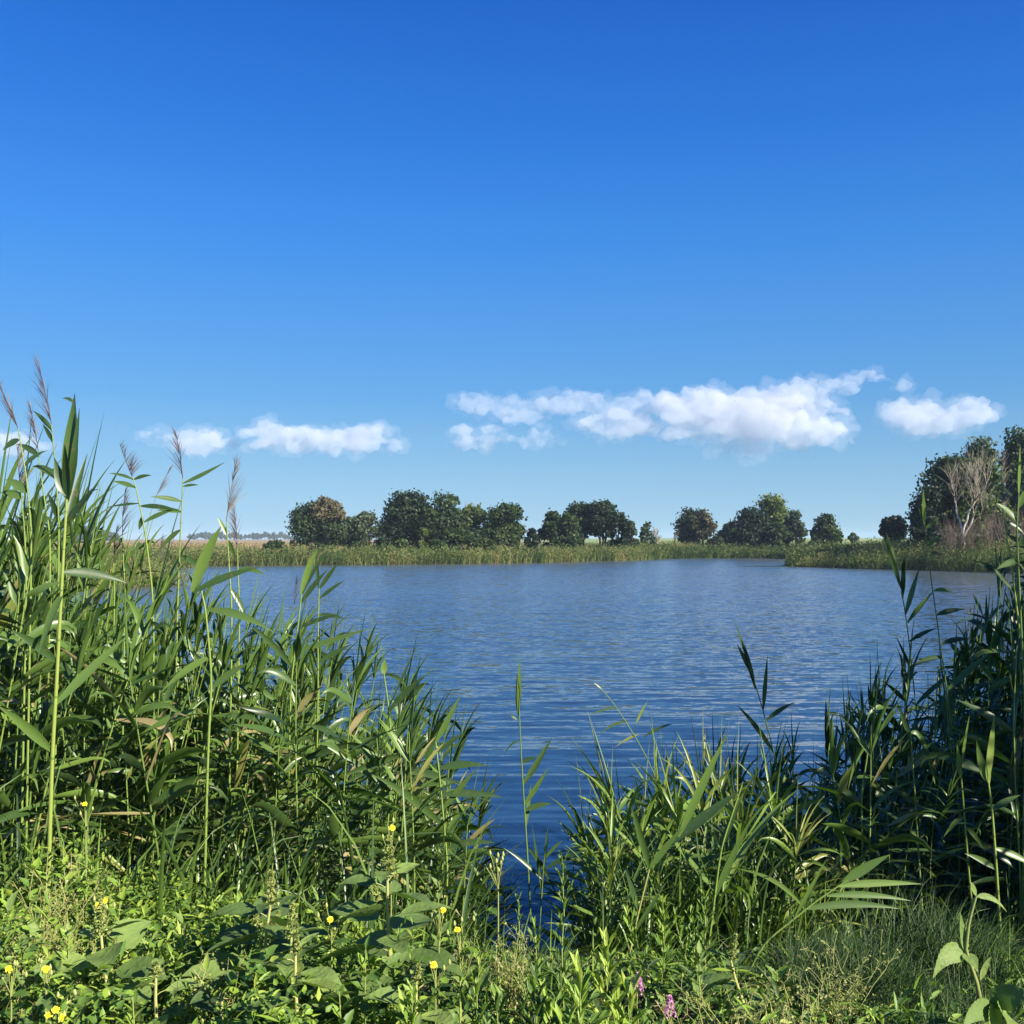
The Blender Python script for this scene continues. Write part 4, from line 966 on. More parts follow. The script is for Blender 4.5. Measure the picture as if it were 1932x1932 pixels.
hero("reed with a pair of bright backlit leaves held upright in the right bed", 4.2, [(1890, 1800), (1880, 1640), (1872, 1530), (1864, 1470)],
     [(1864, 1475, 1876, 1350, .034, .06, 0, .72), (1862, 1475, 1842, 1395, .032, -.12, 0, .66), (1866, 1480, 1862, 1420, .028, .05, 0, .72), (1870, 1530, 1925, 1500, .026, .1, 0, .35), (1876, 1600, 1960, 1640, .030, .1, 0, .6), (1880, 1640, 1820, 1610, .024, .1, 0, .4)], rad=(.0065, .0035), stint=.7)
hero("slim bright reed with a closed leaf left of the backlit pair", 4.4, [(1850, 1860), (1828, 1650), (1818, 1520), (1812, 1450)],
     [(1812, 1455, 1830, 1345, .014, .05, 0, .6), (1812, 1465, 1806, 1400, .022, -.1, 0, .65), (1820, 1540, 1780, 1580, .022, .2, 0, .5), (1822, 1560, 1860, 1610, .020, .2, 0, .4)], rad=(.005, .003), stint=.72)
hero("reed with one long pale blade folded down on the right side", 4.6, [(1745, 1800), (1735, 1640), (1725, 1480), (1718, 1380)],
     [(1718, 1385, 1768, 1500, .030, .65, 0, .55), (1720, 1400, 1690, 1320, .020, .05, 0, .3), (1722, 1440, 1760, 1400, .022, .1, 0, .4), (1728, 1520, 1670, 1480, .024, .15, 0, .3)], rad=(.005, .003), stint=.55)
hero("reed with a drooping pale blade hanging left of the right bed's dark heart", 4.6, [(1640, 1800), (1628, 1650), (1625, 1500), (1640, 1400)],
     [(1640, 1405, 1600, 1490, .026, .5, 0, .62), (1638, 1410, 1590, 1400, .022, .1, 0, .3), (1640, 1400, 1700, 1330, .020, .0, 0, .3), (1626, 1520, 1560, 1470, .026, .1, 0, .2)], rad=(.005, .003), stint=.55)
hero("bright green reed arching right across the young reeds", 3.8, [(1380, 1900), (1440, 1780), (1540, 1700), (1600, 1660)],
     [(1590, 1665, 1680, 1612, .036, .04, 0, .52), (1580, 1672, 1740, 1668, .026, .05, 0, .66), (1560, 1690, 1720, 1700, .024, .08, 0, .5), (1520, 1715, 1700, 1715, .028, .10, 0, .48), (1500, 1730, 1560, 1620, .016, .0, 0, .5)], rad=(.0045, .0025), stint=.6)
hero("stout fresh reed bending out of the young reeds towards the gap", 4.0, [(1335, 1800), (1360, 1600), (1400, 1480)],
     [(1280, 1580, 1372, 1385, .034, .03, 0, .6), (1360, 1600, 1400, 1500, .026, .05, 0, .5), (1345, 1700, 1420, 1540, .028, .05, 0, .4), (1270, 1590, 1400, 1490, .04, .05, 0, .35)], rad=(.005, .003), stint=.6)
hero("yellow stemmed reed leaning at the bank below the water gap", 3.7, [(1185, 1815), (1200, 1740), (1225, 1640)],
     [(1192, 1785, 1200, 1690, .026, -.14, 0, .62), (1196, 1760, 1260, 1660, .016, .0, 0, .5), (1205, 1720, 1180, 1640, .022, .05, 0, .35), (1225, 1640, 1190, 1520, .026, .1, 0, .5), (1225, 1640, 1290, 1560, .024, .05, 0, .5)], rad=(.0045, .003), stint=.85)
# ------------------------------------------------------------------ weeds on the bank in front
m_weed = leaf_mat("weed_leaf", [(0.0, (0.020, 0.042, 0.015)), (0.30, (0.048, 0.096, 0.022)), (0.55, (0.105, 0.190, 0.032)), (0.78, (0.215, 0.330, 0.040)), (1.0, (0.34, 0.41, 0.07))],
                  transl=0.25, rough=0.5, spec=0.35, vary=0.07, scale=14.0, tcol=(0.66, 0.80, 0.10))
m_amar = leaf_mat("veined_leaf", [(0.0, (0.04, 0.075, 0.024)), (0.4, (0.115, 0.180, 0.050)), (0.7, (0.185, 0.265, 0.070)), (1.0, (0.27, 0.36, 0.10))], transl=0.25, rough=0.55, spec=0.25, vary=0.14, scale=26.0, tcol=(0.6, 0.75, 0.14))
nt = m_amar.node_tree; tc = nt.nodes.new("ShaderNodeTexCoord"); wv = nt.nodes.new("ShaderNodeTexVoronoi"); wv.inputs["Scale"].default_value = 70
nt.links.new(tc.outputs["Object"], wv.inputs["Vector"]); b_ = nt.nodes.new("ShaderNodeBump"); b_.inputs["Strength"].default_value = .55; b_.inputs["Distance"].default_value = .004
nt.links.new(wv.outputs["Distance"], b_.inputs["Height"]); nt.links.new(b_.outputs[0], nt.nodes["Principled BSDF"].inputs["Normal"])
m_wstem = leaf_mat("weed_stem", [(0.0, (0.11, 0.15, 0.04)), (0.5, (0.30, 0.33, 0.10)), (1.0, (0.47, 0.38, 0.19))], transl=0.0, rough=0.5, spec=0.35, vary=0.08, scale=20)
m_seed = leaf_mat("seed_and_spike", [(0.0, (0.12, 0.16, 0.04)), (0.5, (0.28, 0.33, 0.09)), (1.0, (0.38, 0.34, 0.17))], transl=0.2, rough=0.7, spec=0.15, vary=0.10, scale=60)
m_straw = leaf_mat("dry_litter", [(0.0, (0.10, 0.075, 0.045)), (0.5, (0.33, 0.27, 0.17)), (1.0, (0.62, 0.55, 0.42))], transl=0.1, rough=0.8, spec=0.15, vary=0.12, scale=20)
m_yellow, nt, p = new_mat("yellow_petals"); p.inputs["Base Color"].default_value = (0.86, 0.68, 0.02, 1); p.inputs["Roughness"].default_value = .6
m_pink, nt, p = new_mat("pink_blossom"); p.inputs["Base Color"].default_value = (0.55, 0.22, 0.42, 1); p.inputs["Roughness"].default_value = .6
GA = 2.39996

def root_at(name, label, cat, px, Y, group=None, off=0.0):
    P = at(px, 1000, Y); z = gz(P.x, Y) - .02 + off
    o = bpy.data.objects.new(name, None); col.objects.link(o); o.location = (P.x, Y, z); tag(o, label, cat, group)
    return o

def amaranth(label, x, y, Y, seed, lean=0.0, leafk=1.0, spikes=1, tint=.5, n=17, group=None, spike=.11):
    """x, y: the tip of the flower spike in the 1932 frame"""
    r = np.random.default_rng(seed)
    px = x * 1024 / 1932
    o = root_at("amaranth_plant", label, "weed", px - lean * 40, Y, group)
    tip = np.array(big(x, y, Y)) - np.array(o.location); H = max(.12, tip[2] - spike * leafk)
    ax = np.stack([np.linspace(0, tip[0], 8) + .01 * np.sin(np.linspace(0, 5, 8)), np.linspace(0, .03, 8), np.linspace(-.05, H, 8)], 1)
    mb = MB(); mb.add(*tube(ax, np.linspace(.0085, .004, 8), 7, .62)); fo = MB()
    t = np.linspace(.22, 1.0, n) ** .9; P = interp_path(ax, t)
    az = np.arange(n) * GA + r.uniform(0, 6); L = leafk * (.100 + .095 * np.sin(t * 2.6)) * r.uniform(.75, 1.15, n) * np.where(t > .93, .6, 1)
    pet = leafk * .05 * (1.25 - t * .6)
    el = R(30) - R(16) * (1 - t)
    for k in range(n):
        d = np.array([math.sin(az[k]) * math.cos(el[k]), math.cos(az[k]) * math.cos(el[k]), math.sin(el[k])])
        q = P[k] + d * pet[k]; mb.add(*tube([P[k], P[k] + d * pet[k] * .5 + np.array([0, 0, .003]), q], .0016, 4, .55))
        P[k] = q
    V, Fc, T, _ = ribbons(P, az, el - .15, L, L * .56, R(30) + R(36) * r.uniform(0, 1, n), side=r.normal(0, .15, n), roll=r.normal(0, .30, n), fold=.22, n=11, kind='ovate', tint=np.clip(tint + r.normal(0, .13, n), 0, 1), serr=.035)
    fo.add(V, Fc, T)
    # small leaves round the spike's foot
    V, Fc, T, _ = ribbons(ax[-1:].repeat(7, 0), np.arange(7) * GA, R(48), leafk * r.uniform(.035, .06, 7), leafk * .022, R(50), fold=.3, n=6, kind='lance', tint=min(1, tint + .25)); fo.add(V, Fc, T)
    mb.build("stem", m_wstem, o); fo.build("foliage", m_amar, o)
    for s in range(spikes):
        sp = MB(); b = ax[-1] if s == 0 else ax[-2] + np.array([.018 * (-1) ** s, 0, 0]); h = (spike if s == 0 else spike * .5) * leafk
        tt = r.uniform(0, 1, 420 if s == 0 else 160); rad = (.024 if s == 0 else .013) * leafk * (1 - tt * .75) * (.7 + .4 * np.sin(tt * 22 + s)); a = r.uniform(0, 6.28, len(tt))
        end = tip if s == 0 else b + np.array([.02 * (-1) ** s, 0, h])
        Pp = b + (end - b) * tt[:, None] + np.stack([np.cos(a) * rad, np.sin(a) * rad, 0 * a], 1)
        sp.add(*cards(Pp,   .0050 * leafk * r.uniform(.7, 1.4, len(tt)), np.clip(.50 + r.normal(0, .15, len(tt)), 0, 1))); sp.add(*tube([b, end], .003, 5, .3))
        sp.build("flower_spike", m_seed, o, smooth_=False)
    return o

def herb(name, label, cat, x, y, Y, seed, mat, n=16, L=.07, W=.018, tint=.6, lobes=5, stems=1, group=None, kind='lance', el0=40, serr=0.0, spread=.05, opposite=False, tipt=.2, lw=.0035):
    """leafy upright herb; lobes > 1 gives deeply cut leaves"""
    r = np.random.default_rng(seed)
    o = root_at(name, label, cat, x * 1024 / 1932, Y, group)
    tip = np.array(big(x, y, Y)) - np.array(o.location); H = max(.10, tip[2])
    mb, fo = MB(), MB()
    for s in range(stems):
        h = H * (1 if s == 0 else r.uniform(.6, .95)); a = r.uniform(0, 6.28); f = 0 if s == 0 else spread * r.uniform(.6, 1.6)
        ex = tip[0] if s == 0 else math.cos(a) * f * 2
        ax = np.stack([np.linspace(math.cos(a) * f * .3, ex, 8), np.linspace(0, math.sin(a) * f * 2, 8), np.linspace(-.04, h, 8)], 1)
        ax[1:-1, :2] += r.normal(0, .004, (6, 2))
        mb.add(*tube(ax, np.linspace(lw, lw * .4, 8), 5, .4))
        nn = n if s == 0 else int(n * .75)
        t = np.linspace(.12, 1, nn) ** .85; P = interp_path(ax, t)
        az = np.arange(nn) * (GA if not opposite else math.pi / 2 * 1.0) + r.uniform(0, 6)
        if opposite: az = np.repeat(np.arange((nn + 1) // 2) * math.pi / 2, 2)[:nn] + np.tile([0, math.pi], nn)[:nn] + r.normal(0, .15, nn); t = np.repeat(t[::2], 2)[:nn]; P = interp_path(ax, t)
        ll = L * (1.15 - .62 * t) * r.uniform(.8, 1.15, nn); el = R(el0) + R(32) * t; ti = np.clip(tint + tipt * t ** 3 + r.normal(0, .08, nn), 0, 1)
        dr = R(45) * r.uniform(.5, 1.3, nn) * (1.1 - .6 * t)
        V, Fc, T, pos = ribbons(P, az, el, ll, W * (ll / L) ** .7, dr, roll=r.normal(0, .25, nn), fold=.3, n=8 if serr else 6, kind=kind, tint=ti, serr=serr); fo.add(V, Fc, T)
        for q in range((lobes - 1) // 2):
            f_ = .25 + .5 * q / max(1, (lobes - 1) // 2 - .5); idx_ = int(round(f_ * 6))
            for sg in (-1, 1):
                V, Fc, T, _ = ribbons(pos[:, min(idx_, 5)], az + sg * R(38), el - dr * f_ ** 1.4, ll * (.62 - .22 * f_), W * .62 * (ll / L) ** .7, dr * .5, roll=r.normal(0, .25, nn), fold=.3, n=4, kind='lance', tint=ti); fo.add(V, Fc, T)
    mb.build("stem", m_wstem, o); fo.build("foliage", mat, o)
    return o

def sow_thistle(label, x, y, Y, seed, heads, buds=4, open_=True):
    """heads: flower places in the 1932 frame"""
    r = np.random.default_rng(seed)
    o = root_at("sow_thistle", label, "weed", x * 1024 / 1932, Y); org = np.array(o.location)
    mb, fo = MB(), MB()
    top = np.array(big(x, y, Y)) - org; top[2] = max(top[2], .08)
    ax = np.stack([np.linspace(0, top[0], 7), np.linspace(0, 0, 7), np.linspace(-.04, top[2], 7)], 1); mb.add(*tube(ax, np.linspace(.004, .0022, 7), 6, .35))
    n = 7; t = np.linspace(.1, .9, n); az = np.arange(n) * GA
    V, Fc, T, _ = ribbons(interp_path(ax, t), az, R(30), .11 * (1.1 - .6 * t), .028, R(60), roll=r.normal(0, .3, n), fold=.25, n=9, kind='lance', tint=np.clip(.45 + r.normal(0, .1, n), 0, 1), serr=.28); fo.add(V, Fc, T)
    ends = [np.array(big(hx_, hy_, Y - .02)) - org for hx_, hy_ in heads]
    for e in ends: mb.add(*tube(limb_path(interp_path(ax, .85), e - np.array([0, 0, .012]), r, 5, .06), .0014, 4, .35))
    for _ in range(buds):
        e = top + np.array([r.uniform(-.04, .04), r.uniform(-.02, .02), r.uniform(-.01, .05)]); mb.add(*tube(limb_path(interp_path(ax, .9), e, r, 4, .05), .0011, 4, .35))
        mb.add(*tube([e - np.array([0, 0, .004]), e, e + np.array([0, 0, .005]), e + np.array([0, 0, .012])], [.002, .0048, .0042, .0012], 7, .5))
    mb.build("stem", m_wstem, o); fo.build("foliage", m_weed, o)
    for e in ends:
        fl = MB(); nn = 46; a = r.uniform(0, 6.28, nn); q = r.uniform(.25, 1, nn)
        face = np.array([.35, -.75, .55]); face /= np.linalg.norm(face)
        u = np.cross(face, [0, 0, 1]); u /= np.linalg.norm(u); v = np.cross(face, u)
        for k in range(nn):
            d = (u * math.cos(a[k]) + v * math.sin(a[k])) * q[k] + face * (1.05 - q[k]) * .6; d /= np.linalg.norm(d)
            s_ = np.cross(d, face); s_ /= np.linalg.norm(s_); w_ = .0017; L = .0100 * (.5 + .5 * q[k])
            fl.add(np.array([e - s_ * w_ * .5, e + s_ * w_ * .5, e + d * L + s_ * w_, e + d * L - s_ * w_]), [[0, 1, 2, 3]], .5)
        fl.build("flower_head", m_yellow, o, smooth_=False)
    return o

def seed_weed(label, x, y, Y, seed, w_=.16, n=26, tint=.6, group=None, name="seeding_weed"):
    """a tangle of thin stems hung with small pods"""
    r = np.random.default_rng(seed)
    o = root_at(name, label, "weed", x * 1024 / 1932, Y, group)
    H = max(.12, (np.array(big(x, y, Y)) - np.array(o.location))[2])
    mb, pd = MB(), MB()
    for k in range(n):
        a = r.uniform(0, 6.28); f = r.uniform(.1, 1) * w_; h = H * r.uniform(.5, 1.02)
        path = limb_path((r.normal(0, .01), r.normal(0, .01), -.03), (math.cos(a) * f, math.sin(a) * f * .8, h), r, 9, .35)
        mb.add(*tube(path, np.linspace(.0022, .0007, 9), 4, .6 + r.normal(0, .15)))
        for q in range(9):
            b = interp_path(path, r.uniform(.35, 1)); a2 = r.uniform(0, 6.28); e = b + np.array([math.cos(a2), math.sin(a2), r.uniform(-.2, 1.2)]) * r.uniform(.012, .045)
            mb.add(*tube([b, (b + e) / 2 + np.array([0, 0, .004]), e], .0006, 3, .6)); pd.add(*cards(e[None].repeat(3, 0) + r.normal(0, .003, (3, 3)), r.uniform(.003, .0065, 3), np.clip(tint + r.normal(0, .2, 3), 0, 1)))
            V, Fc, T, _ = ribbons(b[None], a2, .6, r.uniform(.012, .03), .0035, .3, n=2, kind='tear', tint=.5); pd.add(V, Fc, T)
    mb.build("stem", m_wstem, o); pd.build("seed_pods", m_seed, o, smooth_=False)
    return o

amaranth("tall pigweed with a yellowish green spike and the broadest leaves, standing over the others", 735, 1576, 3.05, 1, n=22, spikes=2, leafk=1.12, tint=.52)
amaranth("pigweed with a leaning pale spike left of the tallest pigweed", 512, 1642, 3.15, 2, n=20, spikes=3, leafk=1.05, lean=.6, tint=.42)
amaranth("pigweed with a knobbly yellow spike near the yellow flowers at the left", 190, 1686, 3.0, 3, n=17, spikes=3, leafk=1.0, lean=-.5, tint=.5, spike=.13)
amaranth("low pigweed beside the second pigweed's stem, its spike short and thin", 552, 1705, 2.95, 4, n=15, leafk=.95, tint=.45)
amaranth("small pigweed in the lower left with neat ribbed leaves", 294, 1815, 2.85, 5, n=12, leafk=.78, tint=.6, spike=.06)
amaranth("small pigweed at the bottom centre left with pale new leaves", 560, 1772, 2.8, 6, n=13, leafk=.75, tint=.65, spike=.06)
amaranth("pigweed with a pale bent spike right of the yellow stemmed reed", 1388, 1762, 3.2, 7, n=12, leafk=.85, lean=-.6, tint=.35)
amaranth("small pigweed on the bottom edge below the tallest pigweed", 790, 1820, 2.75, 8, n=12, leafk=.8, tint=.5, spike=.07)
amaranth("dark leaved low pigweed at the bottom edge between the first two", 420, 1842, 2.75, 9, n=12, leafk=.85, tint=.3, spike=.05)

herb("mugwort_plant", "slender mugwort with cut leaves standing against the dark water gap", "weed", 1062, 1622, 3.3, 20, m_weed, n=34, L=.085, W=.012, tint=.45, lobes=5)
herb("mugwort_plant", "thin mugwort left of the lone slender reed's foot", "weed", 978, 1698, 3.3, 21, m_weed, n=30, L=.06, W=.011, tint=.45, lobes=3)
herb("mugwort_plant", "brightest yellow green mugwort clump low beside the water gap", "weed", 1145, 1795, 2.9, 22, m_weed, n=22, L=.12, W=.020, tint=.74, lobes=7, stems=4, spread=.07)
herb("mugwort_plant", "fresh green mugwort on the bottom edge left of the pink flowers", "weed", 1095, 1858, 2.7, 23, m_weed, n=18, L=.13, W=.024, tint=.66, lobes=7, stems=3, spread=.05)
herb("mugwort_plant", "small feathery mugwort behind the yellow flowers at the centre", "weed", 872, 1752, 3.05, 24, m_weed, n=26, L=.05, W=.009, tint=.68, lobes=5, stems=2)
herb("mugwort_plant", "dull green mugwort at the bottom edge left of the centre", "weed", 900, 1848, 2.75, 25, m_weed, n=18, L=.10, W=.020, tint=.40, lobes=5, stems=3)
herb("mugwort_plant", "low mugwort at the bottom edge right under the centre", "weed", 1010, 1862, 2.75, 26, m_weed, n=18, L=.11, W=.020, tint=.42, lobes=7, stems=3)
for i, (x, y, Y, ti, lb) in enumerate(((165, 1556, 4.0, .60, "upright nettle where the left weeds meet the reeds"), (60, 1600, 3.7, .66, "bright nettle at the left edge above the seeding tangle"),
                                       (225, 1660, 3.5, .55, "leafy nettle right of the seeding tangle"), (120, 1590, 3.75, .62, "nettle between the left edge and the upright one"),
                                       (1465, 1830, 3.2, .40, "nettle with hanging toothed leaves below the young reeds"), (1900, 1800, 3.6, .40, "small nettle among the shadows at the right edge"))):
    herb("nettle_plant", lb, "weed", x, y, Y, 40 + i, m_weed, n=16, L=.09, W=.036, tint=ti, lobes=1, opposite=True, serr=.16, kind='ovate', stems=2, el0=15)
for i, (x, y, Y, ti, lb) in enumerate(((345, 1742, 3.3, .5, "leafy green herb between the knobbly pigweed and the leaning one"), (455, 1700, 3.35, .45, "leafy herb just left of the leaning pale spike"),
                                       (640, 1700, 3.3, .48, "leafy herb between the leaning pigweed and the tallest one"), (830, 1660, 3.4, .5, "tall leafy herb right behind the tallest pigweed"),
                                       (690, 1790, 2.9, .5, "bushy herb below the tallest pigweed on its left"), (20, 1690, 3.3, .7, "bright bushy herb cut by the left edge"),
                                       (130, 1760, 3.0, .72, "bright bushy herb above the left pair of yellow flowers"), (250, 1880, 2.7, .6, "bushy herb at the bottom edge under the small ribbed pigweed"),
                                       (640, 1870, 2.75, .45, "low bushy herb at the bottom edge left of the centre"), (1320, 1800, 3.1, .4, "dark leafy herb right of the pink flowers"))):
    herb("leafy_herb", lb, "weed", x, y, Y, 100 + i, m_weed if i % 3 else m_amar, n=20, L=.085, W=.030, tint=ti, lobes=1, kind='ovate' if i % 2 else 'lance', stems=4, serr=.08, spread=.08, el0=22)
for i, (x, y, Y, ti, lb) in enumerate(((1250, 1700, 3.6, .6, "feathery green herb below the arched thin reed"), (1010, 1760, 3.2, .55, "feathery herb at the foot of the two slender reeds"),
                                       (1330, 1690, 3.7, .55, "feathery herb left of the bright arching reed"), (780, 1880, 2.7, .6, "feathery herb at the bottom edge below the largest centre flower"))):
    herb("feathery_herb", lb, "weed", x, y, Y, 120 + i, m_weed, n=26, L=.085, W=.012, tint=ti, lobes=7, stems=3, spread=.05)
sow_thistle("sow thistle with one yellow flower beside the tallest pigweed's stem", 828, 1735, 3.05, 50, [(836, 1718)])
sow_thistle("sow thistle with a yellow flower just above the small feathery mugwort", 868, 1765, 3.05, 51, [(863, 1755)])
sow_thistle("sow thistle with the largest yellow flower of the centre", 822, 1830, 2.8, 52, [(818, 1820)])
sow_thistle("tall bare sow thistle carrying only buds beside the water gap", 940, 1640, 3.2, 53, [], buds=10)
sow_thistle("sow thistle whose yellow flower peeks out between the pigweed leaves", 626, 1745, 3.0, 54, [(623, 1735)])
sow_thistle("sow thistle with two yellow flowers behind the knobbly spike", 195, 1712, 3.1, 55, [(197, 1700), (185, 1708)])
sow_thistle("sow thistle with a round yellow flower on the left, the upper of a pair", 88, 1840, 2.75, 56, [(86, 1829)])
sow_thistle("sow thistle with a yellow flower touching the left edge", 22, 1842, 2.75, 57, [(17, 1829)])
sow_thistle("sow thistle with a yellow flower cluster in the lower left corner", 108, 1912, 2.6, 58, [(105, 1905), (92, 1915), (118, 1920)])
sow_thistle("sow thistle with a tiny yellow flower at the top of the left weeds", 162, 1530, 3.9, 59, [(160, 1517)])
sow_thistle("sow thistle with a half closed yellow flower above the tallest pigweed", 738, 1580, 3.2, 60, [(740, 1562)])
seed_weed("pale seeding tangle at the left between nettles and pigweed", 100, 1625, 3.45, 70, w_=.30, n=44, tint=.5)
seed_weed("yellowish seeding weed under the pale tangle at the left edge", 50, 1720, 3.1, 71, w_=.26, n=34, tint=.45)
seed_weed("small seeding weed with yellow pods between the lower left pigweeds", 395, 1790, 2.85, 72, w_=.10, n=16, tint=.6)
seed_weed("straw coloured tangle low down right of the pink flowers", 1400, 1852, 2.95, 73, w_=.26, n=34, tint=.6)
seed_weed("straw coloured seed heads rising before the young reeds", 1560, 1790, 3.2, 74, w_=.26, n=36, tint=.8)
seed_weed("brown seeding tangle at the foot of the right reeds", 1480, 1880, 2.8, 75, w_=.24, n=30, tint=.75)
seed_weed("pale seeding stalk in the gap at the bottom centre", 960, 1765, 3.1, 76, w_=.06, n=24, tint=.7)
for i, (x, y, lb) in enumerate(((1204, 1842, "pink flowered knotweed, the brighter upper one"), (1264, 1886, "pink flowered knotweed, the lower one near the bottom edge"))):
    o = herb("knotweed_plant", lb, "flower", x, y + 14, 2.85, 80 + i, m_weed, n=9, L=.05, W=.012, tint=.5, lobes=1)
    r = np.random.default_rng(i); e = np.array(big(x, y, 2.83)) - np.array(o.location); tt = r.uniform(0, 1, 240); a = r.uniform(0, 6.28, 240); rad = .016 * (1 - tt * .75)
    mb = MB(); mb.add(*cards(e + np.stack([np.cos(a) * rad, np.sin(a) * rad, -.045 + tt * .055], 1), .0036, .5)); mb.build("blossom", m_pink, o, smooth_=False)

# the broad leaved plant at the lower right
def broad_leaf(mb, P0, P1, W, sag, tint, face=(0, -1, .3)):
    bend_leaf(mb, P0, P1, W, sag, tint, kind='ovate', side=face, fold=.34, n=22, tipdrop=.1, serr=.045)
def broad(label, Y, stem, leaves, name="burdock_plant"):
    b = big(stem[0][0], stem[0][1], Y); zb = gz(b.x, Y)
    o = bpy.data.objects.new(name, None); col.objects.link(o); o.location = (b.x, Y, zb - .02); tag(o, label, "weed"); org = np.array(o.location)
    pts = np.array([(b.x, Y, zb - .05)] + [tuple(big(x, y, Y)) for x, y in stem]) - org
    if pts[1][2] < pts[0][2] + .02: pts = pts[1:]
    mb = MB(); mb.add(*tube(interp_path(pts, np.linspace(0, 1, 14)), np.linspace(.0085, .0035, 14), 8, .35)); mb.build("stem", m_wstem, o)
    for (x0, y0, x1, y1, W, sag, dep, ti) in leaves:
        mb = MB(); broad_leaf(mb, np.array(big(x0, y0, Y)) - org, np.array(big(x1, y1, Y + dep)) - org, W, sag, ti, (.3, -1, .6)); mb.build("leaf", m_amar, o)
broad("pale stemmed burdock with one big crinkled leaf drooping left", 3.2, [(1852, 1900), (1842, 1850), (1822, 1795), (1828, 1740), (1842, 1690)],
      [(1822, 1800, 1760, 1838, .060, .42, -.05, .60), (1822, 1798, 1845, 1830, .05, .2, -.05, .5), (1820, 1795, 1812, 1715, .022, .05, 0, .6), (1842, 1692, 1900, 1715, .020, .3, 0, .6), (1842, 1690, 1830, 1660, .018, .1, 0, .7), (1850, 1850, 1870, 1800, .02, .1, 0, .8)])
broad("burdock with the largest glossy leaf, cut by the right edge", 2.9, [(1900, 1930), (1895, 1905)],
      [(1862, 1900, 1960, 1888, .070, .28, -.1, .42), (1880, 1905, 1815, 1932, .055, .2, -.1, .5), (1895, 1905, 1925, 1960, .08, .2, -.15, .6), (1885, 1905, 1870, 1950, .05, .2, -.1, .85)])

# ---- low cover
def cover(name, label, pr, yr, n, env, size, tr, mat, rnd, cat="ground cover", kind='ovate', lo=0.0, wk=.7, patchy=0.0, topw=1.0):
    px = rnd.uniform(*pr, n); Y = rnd.uniform(*yr, n); X = (px - 512) / F * Y; zg = ground_z(X, Y)
    ty = np.interp(px, env[:, 0], env[:, 1]); ztop = np.array([at(a, b, c).z for a, b, c in zip(px, ty, Y)])
    hmax = np.clip(ztop - zg, .03, .62) * np.clip(.50 + .38 * wob(X, Y, 5.0, 1) + .25 * wob(X, Y, 13.0, 3), .12, 1.15); k = (zg > .12)
    if patchy: k &= wob(X, Y, 3.1, 4) > patchy
    X, Y, zg, hmax = X[k], Y[k], zg[k], hmax[k]; m = len(X)
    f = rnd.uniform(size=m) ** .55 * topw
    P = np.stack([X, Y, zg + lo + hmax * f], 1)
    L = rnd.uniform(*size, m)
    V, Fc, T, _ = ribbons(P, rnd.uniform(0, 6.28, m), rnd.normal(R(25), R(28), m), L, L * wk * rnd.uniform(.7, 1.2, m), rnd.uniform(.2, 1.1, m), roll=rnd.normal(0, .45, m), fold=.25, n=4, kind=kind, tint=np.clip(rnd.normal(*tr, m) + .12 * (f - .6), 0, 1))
    return tag(link(name, mesh_np(name, V, Fc, mat, T)), label, cat, kind="stuff")
rc = np.random.default_rng(31)
CE = np.array([(-60, 775), (0, 790), (60, 805), (130, 835), (200, 870), (300, 895), (400, 900), (470, 915), (505, 965), (560, 970), (620, 945), (720, 945), (860, 975), (950, 985), (1080, 985)], float)
cover("low_weeds", "bright low weeds covering the bank in the lower left", (-300, 330), (2.4, 4.4), 14500, CE, (.012, .036), (.66, .19), m_weed, rc)
cover("dull_low_weeds", "mid green low weeds covering the bank along the bottom", (150, 1250), (2.4, 4.7), 10000, CE + np.array([0, 14]), (.012, .042), (.42, .19), m_weed, rc)
cover("broad_low_weeds", "broader leaved low weeds between the pigweeds", (-60, 620), (2.5, 3.7), 800, CE + np.array([0, 10]), (.04, .085), (.45, .16), m_amar, rc, wk=.5)
cover("spiky_low_weeds", "narrow bright leaves mixed through the lower left weeds", (-60, 420), (2.5, 4.4), 6500, CE + np.array([0, -8]), (.025, .07), (.68, .14), m_weed, rc, kind='lance', wk=.17)
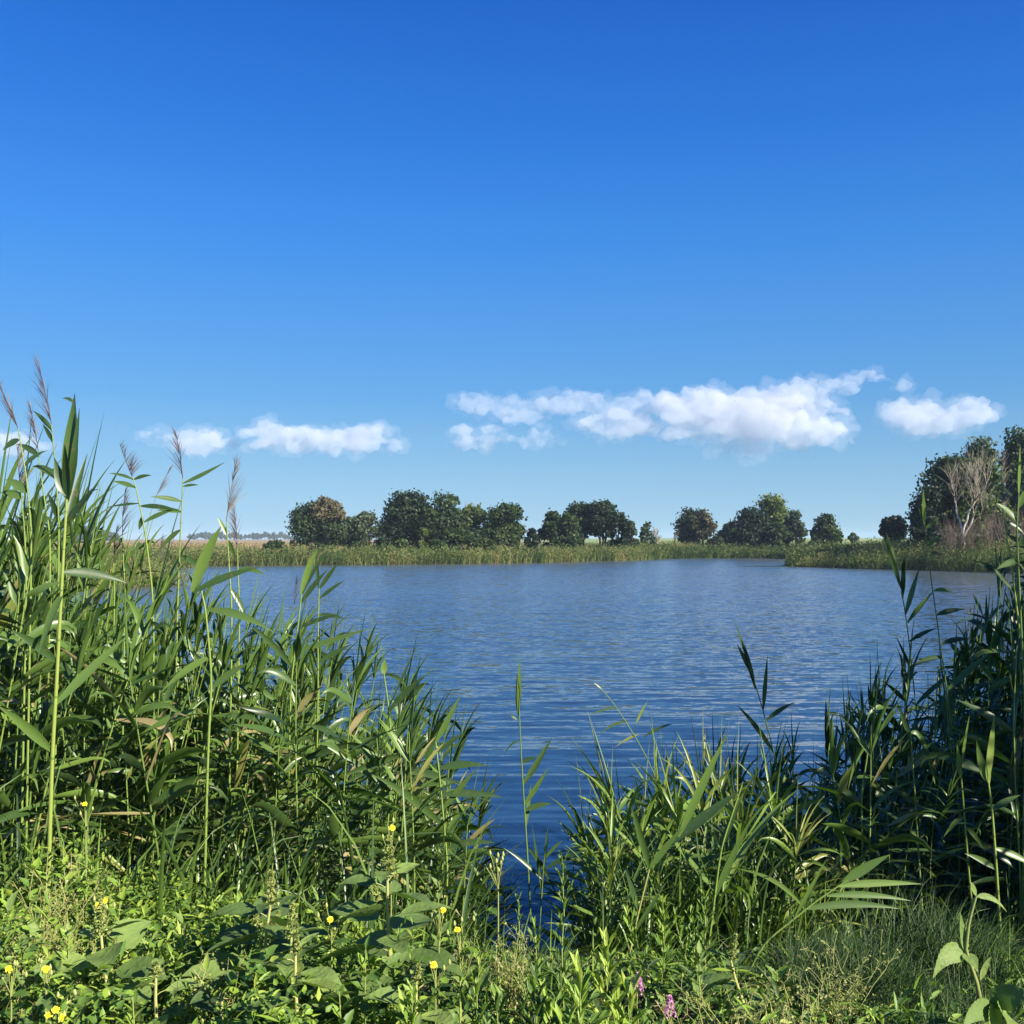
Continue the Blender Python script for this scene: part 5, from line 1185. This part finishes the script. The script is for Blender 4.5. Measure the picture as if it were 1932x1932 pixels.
cover("narrow_low_weeds", "narrow leaved low herbs along the bottom right", (480, 1080), (2.5, 4.2), 5200, CE, (.03, .080), (.50, .18), m_weed, rc, kind='lance', wk=.2)
# grass on the bank
def turf(name, label, pr, yr, n, hr, tr, wr, mat, lean=.3, az=1.2):
    px = rc.uniform(*pr, n); Y = rc.uniform(*yr, n); X = (px - 512) / F * Y; zg = ground_z(X, Y); k = zg > .05; X, Y, zg = X[k], Y[k], zg[k]
    cl = .6 + .4 * wob(X, Y, 6.0, 7)
    V, Fc, T, _ = ribbons(np.stack([X, Y, zg - .02], 1), rc.normal(az, .9, len(X)), R(84) - np.abs(rc.normal(0, lean, len(X))), rc.uniform(*hr, len(X)) * cl, rc.uniform(*wr, len(X)), rc.uniform(.3, 1.7, len(X)), roll=rc.uniform(-.8, .8, len(X)), n=5, kind='grass', tint=np.clip(rc.normal(*tr, len(X)), 0, 1), fold=.3, pw=1.6)
    return tag(link(name, mesh_np(name, V, Fc, mat, T)), label, "grass", kind="stuff")
turf("bank_grass", "thin grass blades among the weeds along the whole bank", (-300, 1300), (2.3, 5.4), 7300, (.12, .42), (.50, .14), (.003, .008), m_weed)
turf("fine_grass_tuft", "fine dark green grass tuft in the lower right corner", (780, 995), (2.55, 3.9), 10000, (.20, .46), (.30, .12), (.0024, .0050), m_weed, lean=.45, az=1.0)
# dry litter on the ground
n = 5200; px = rc.uniform(-60, 1080, n); Y = rc.uniform(2.5, 5.6, n); X = (px - 512) / F * Y; zg = ground_z(X, Y); k = zg > 0.02; X, Y, zg = X[k], Y[k], zg[k]
V, Fc, T, _ = ribbons(np.stack([X, Y, zg + rc.uniform(0, .03, len(X))], 1), rc.uniform(0, 6.28, len(X)), rc.normal(.05, .25, len(X)), rc.uniform(.02, .14, len(X)), rc.uniform(.002, .008, len(X)), .1, n=3, kind='grass', tint=rc.uniform(0, 1, len(X)))
tag(link("dry_litter", mesh_np("dry_litter", V, Fc, m_straw, T)), "pale dry straw and stalks lying on the bank", "litter", kind="stuff")
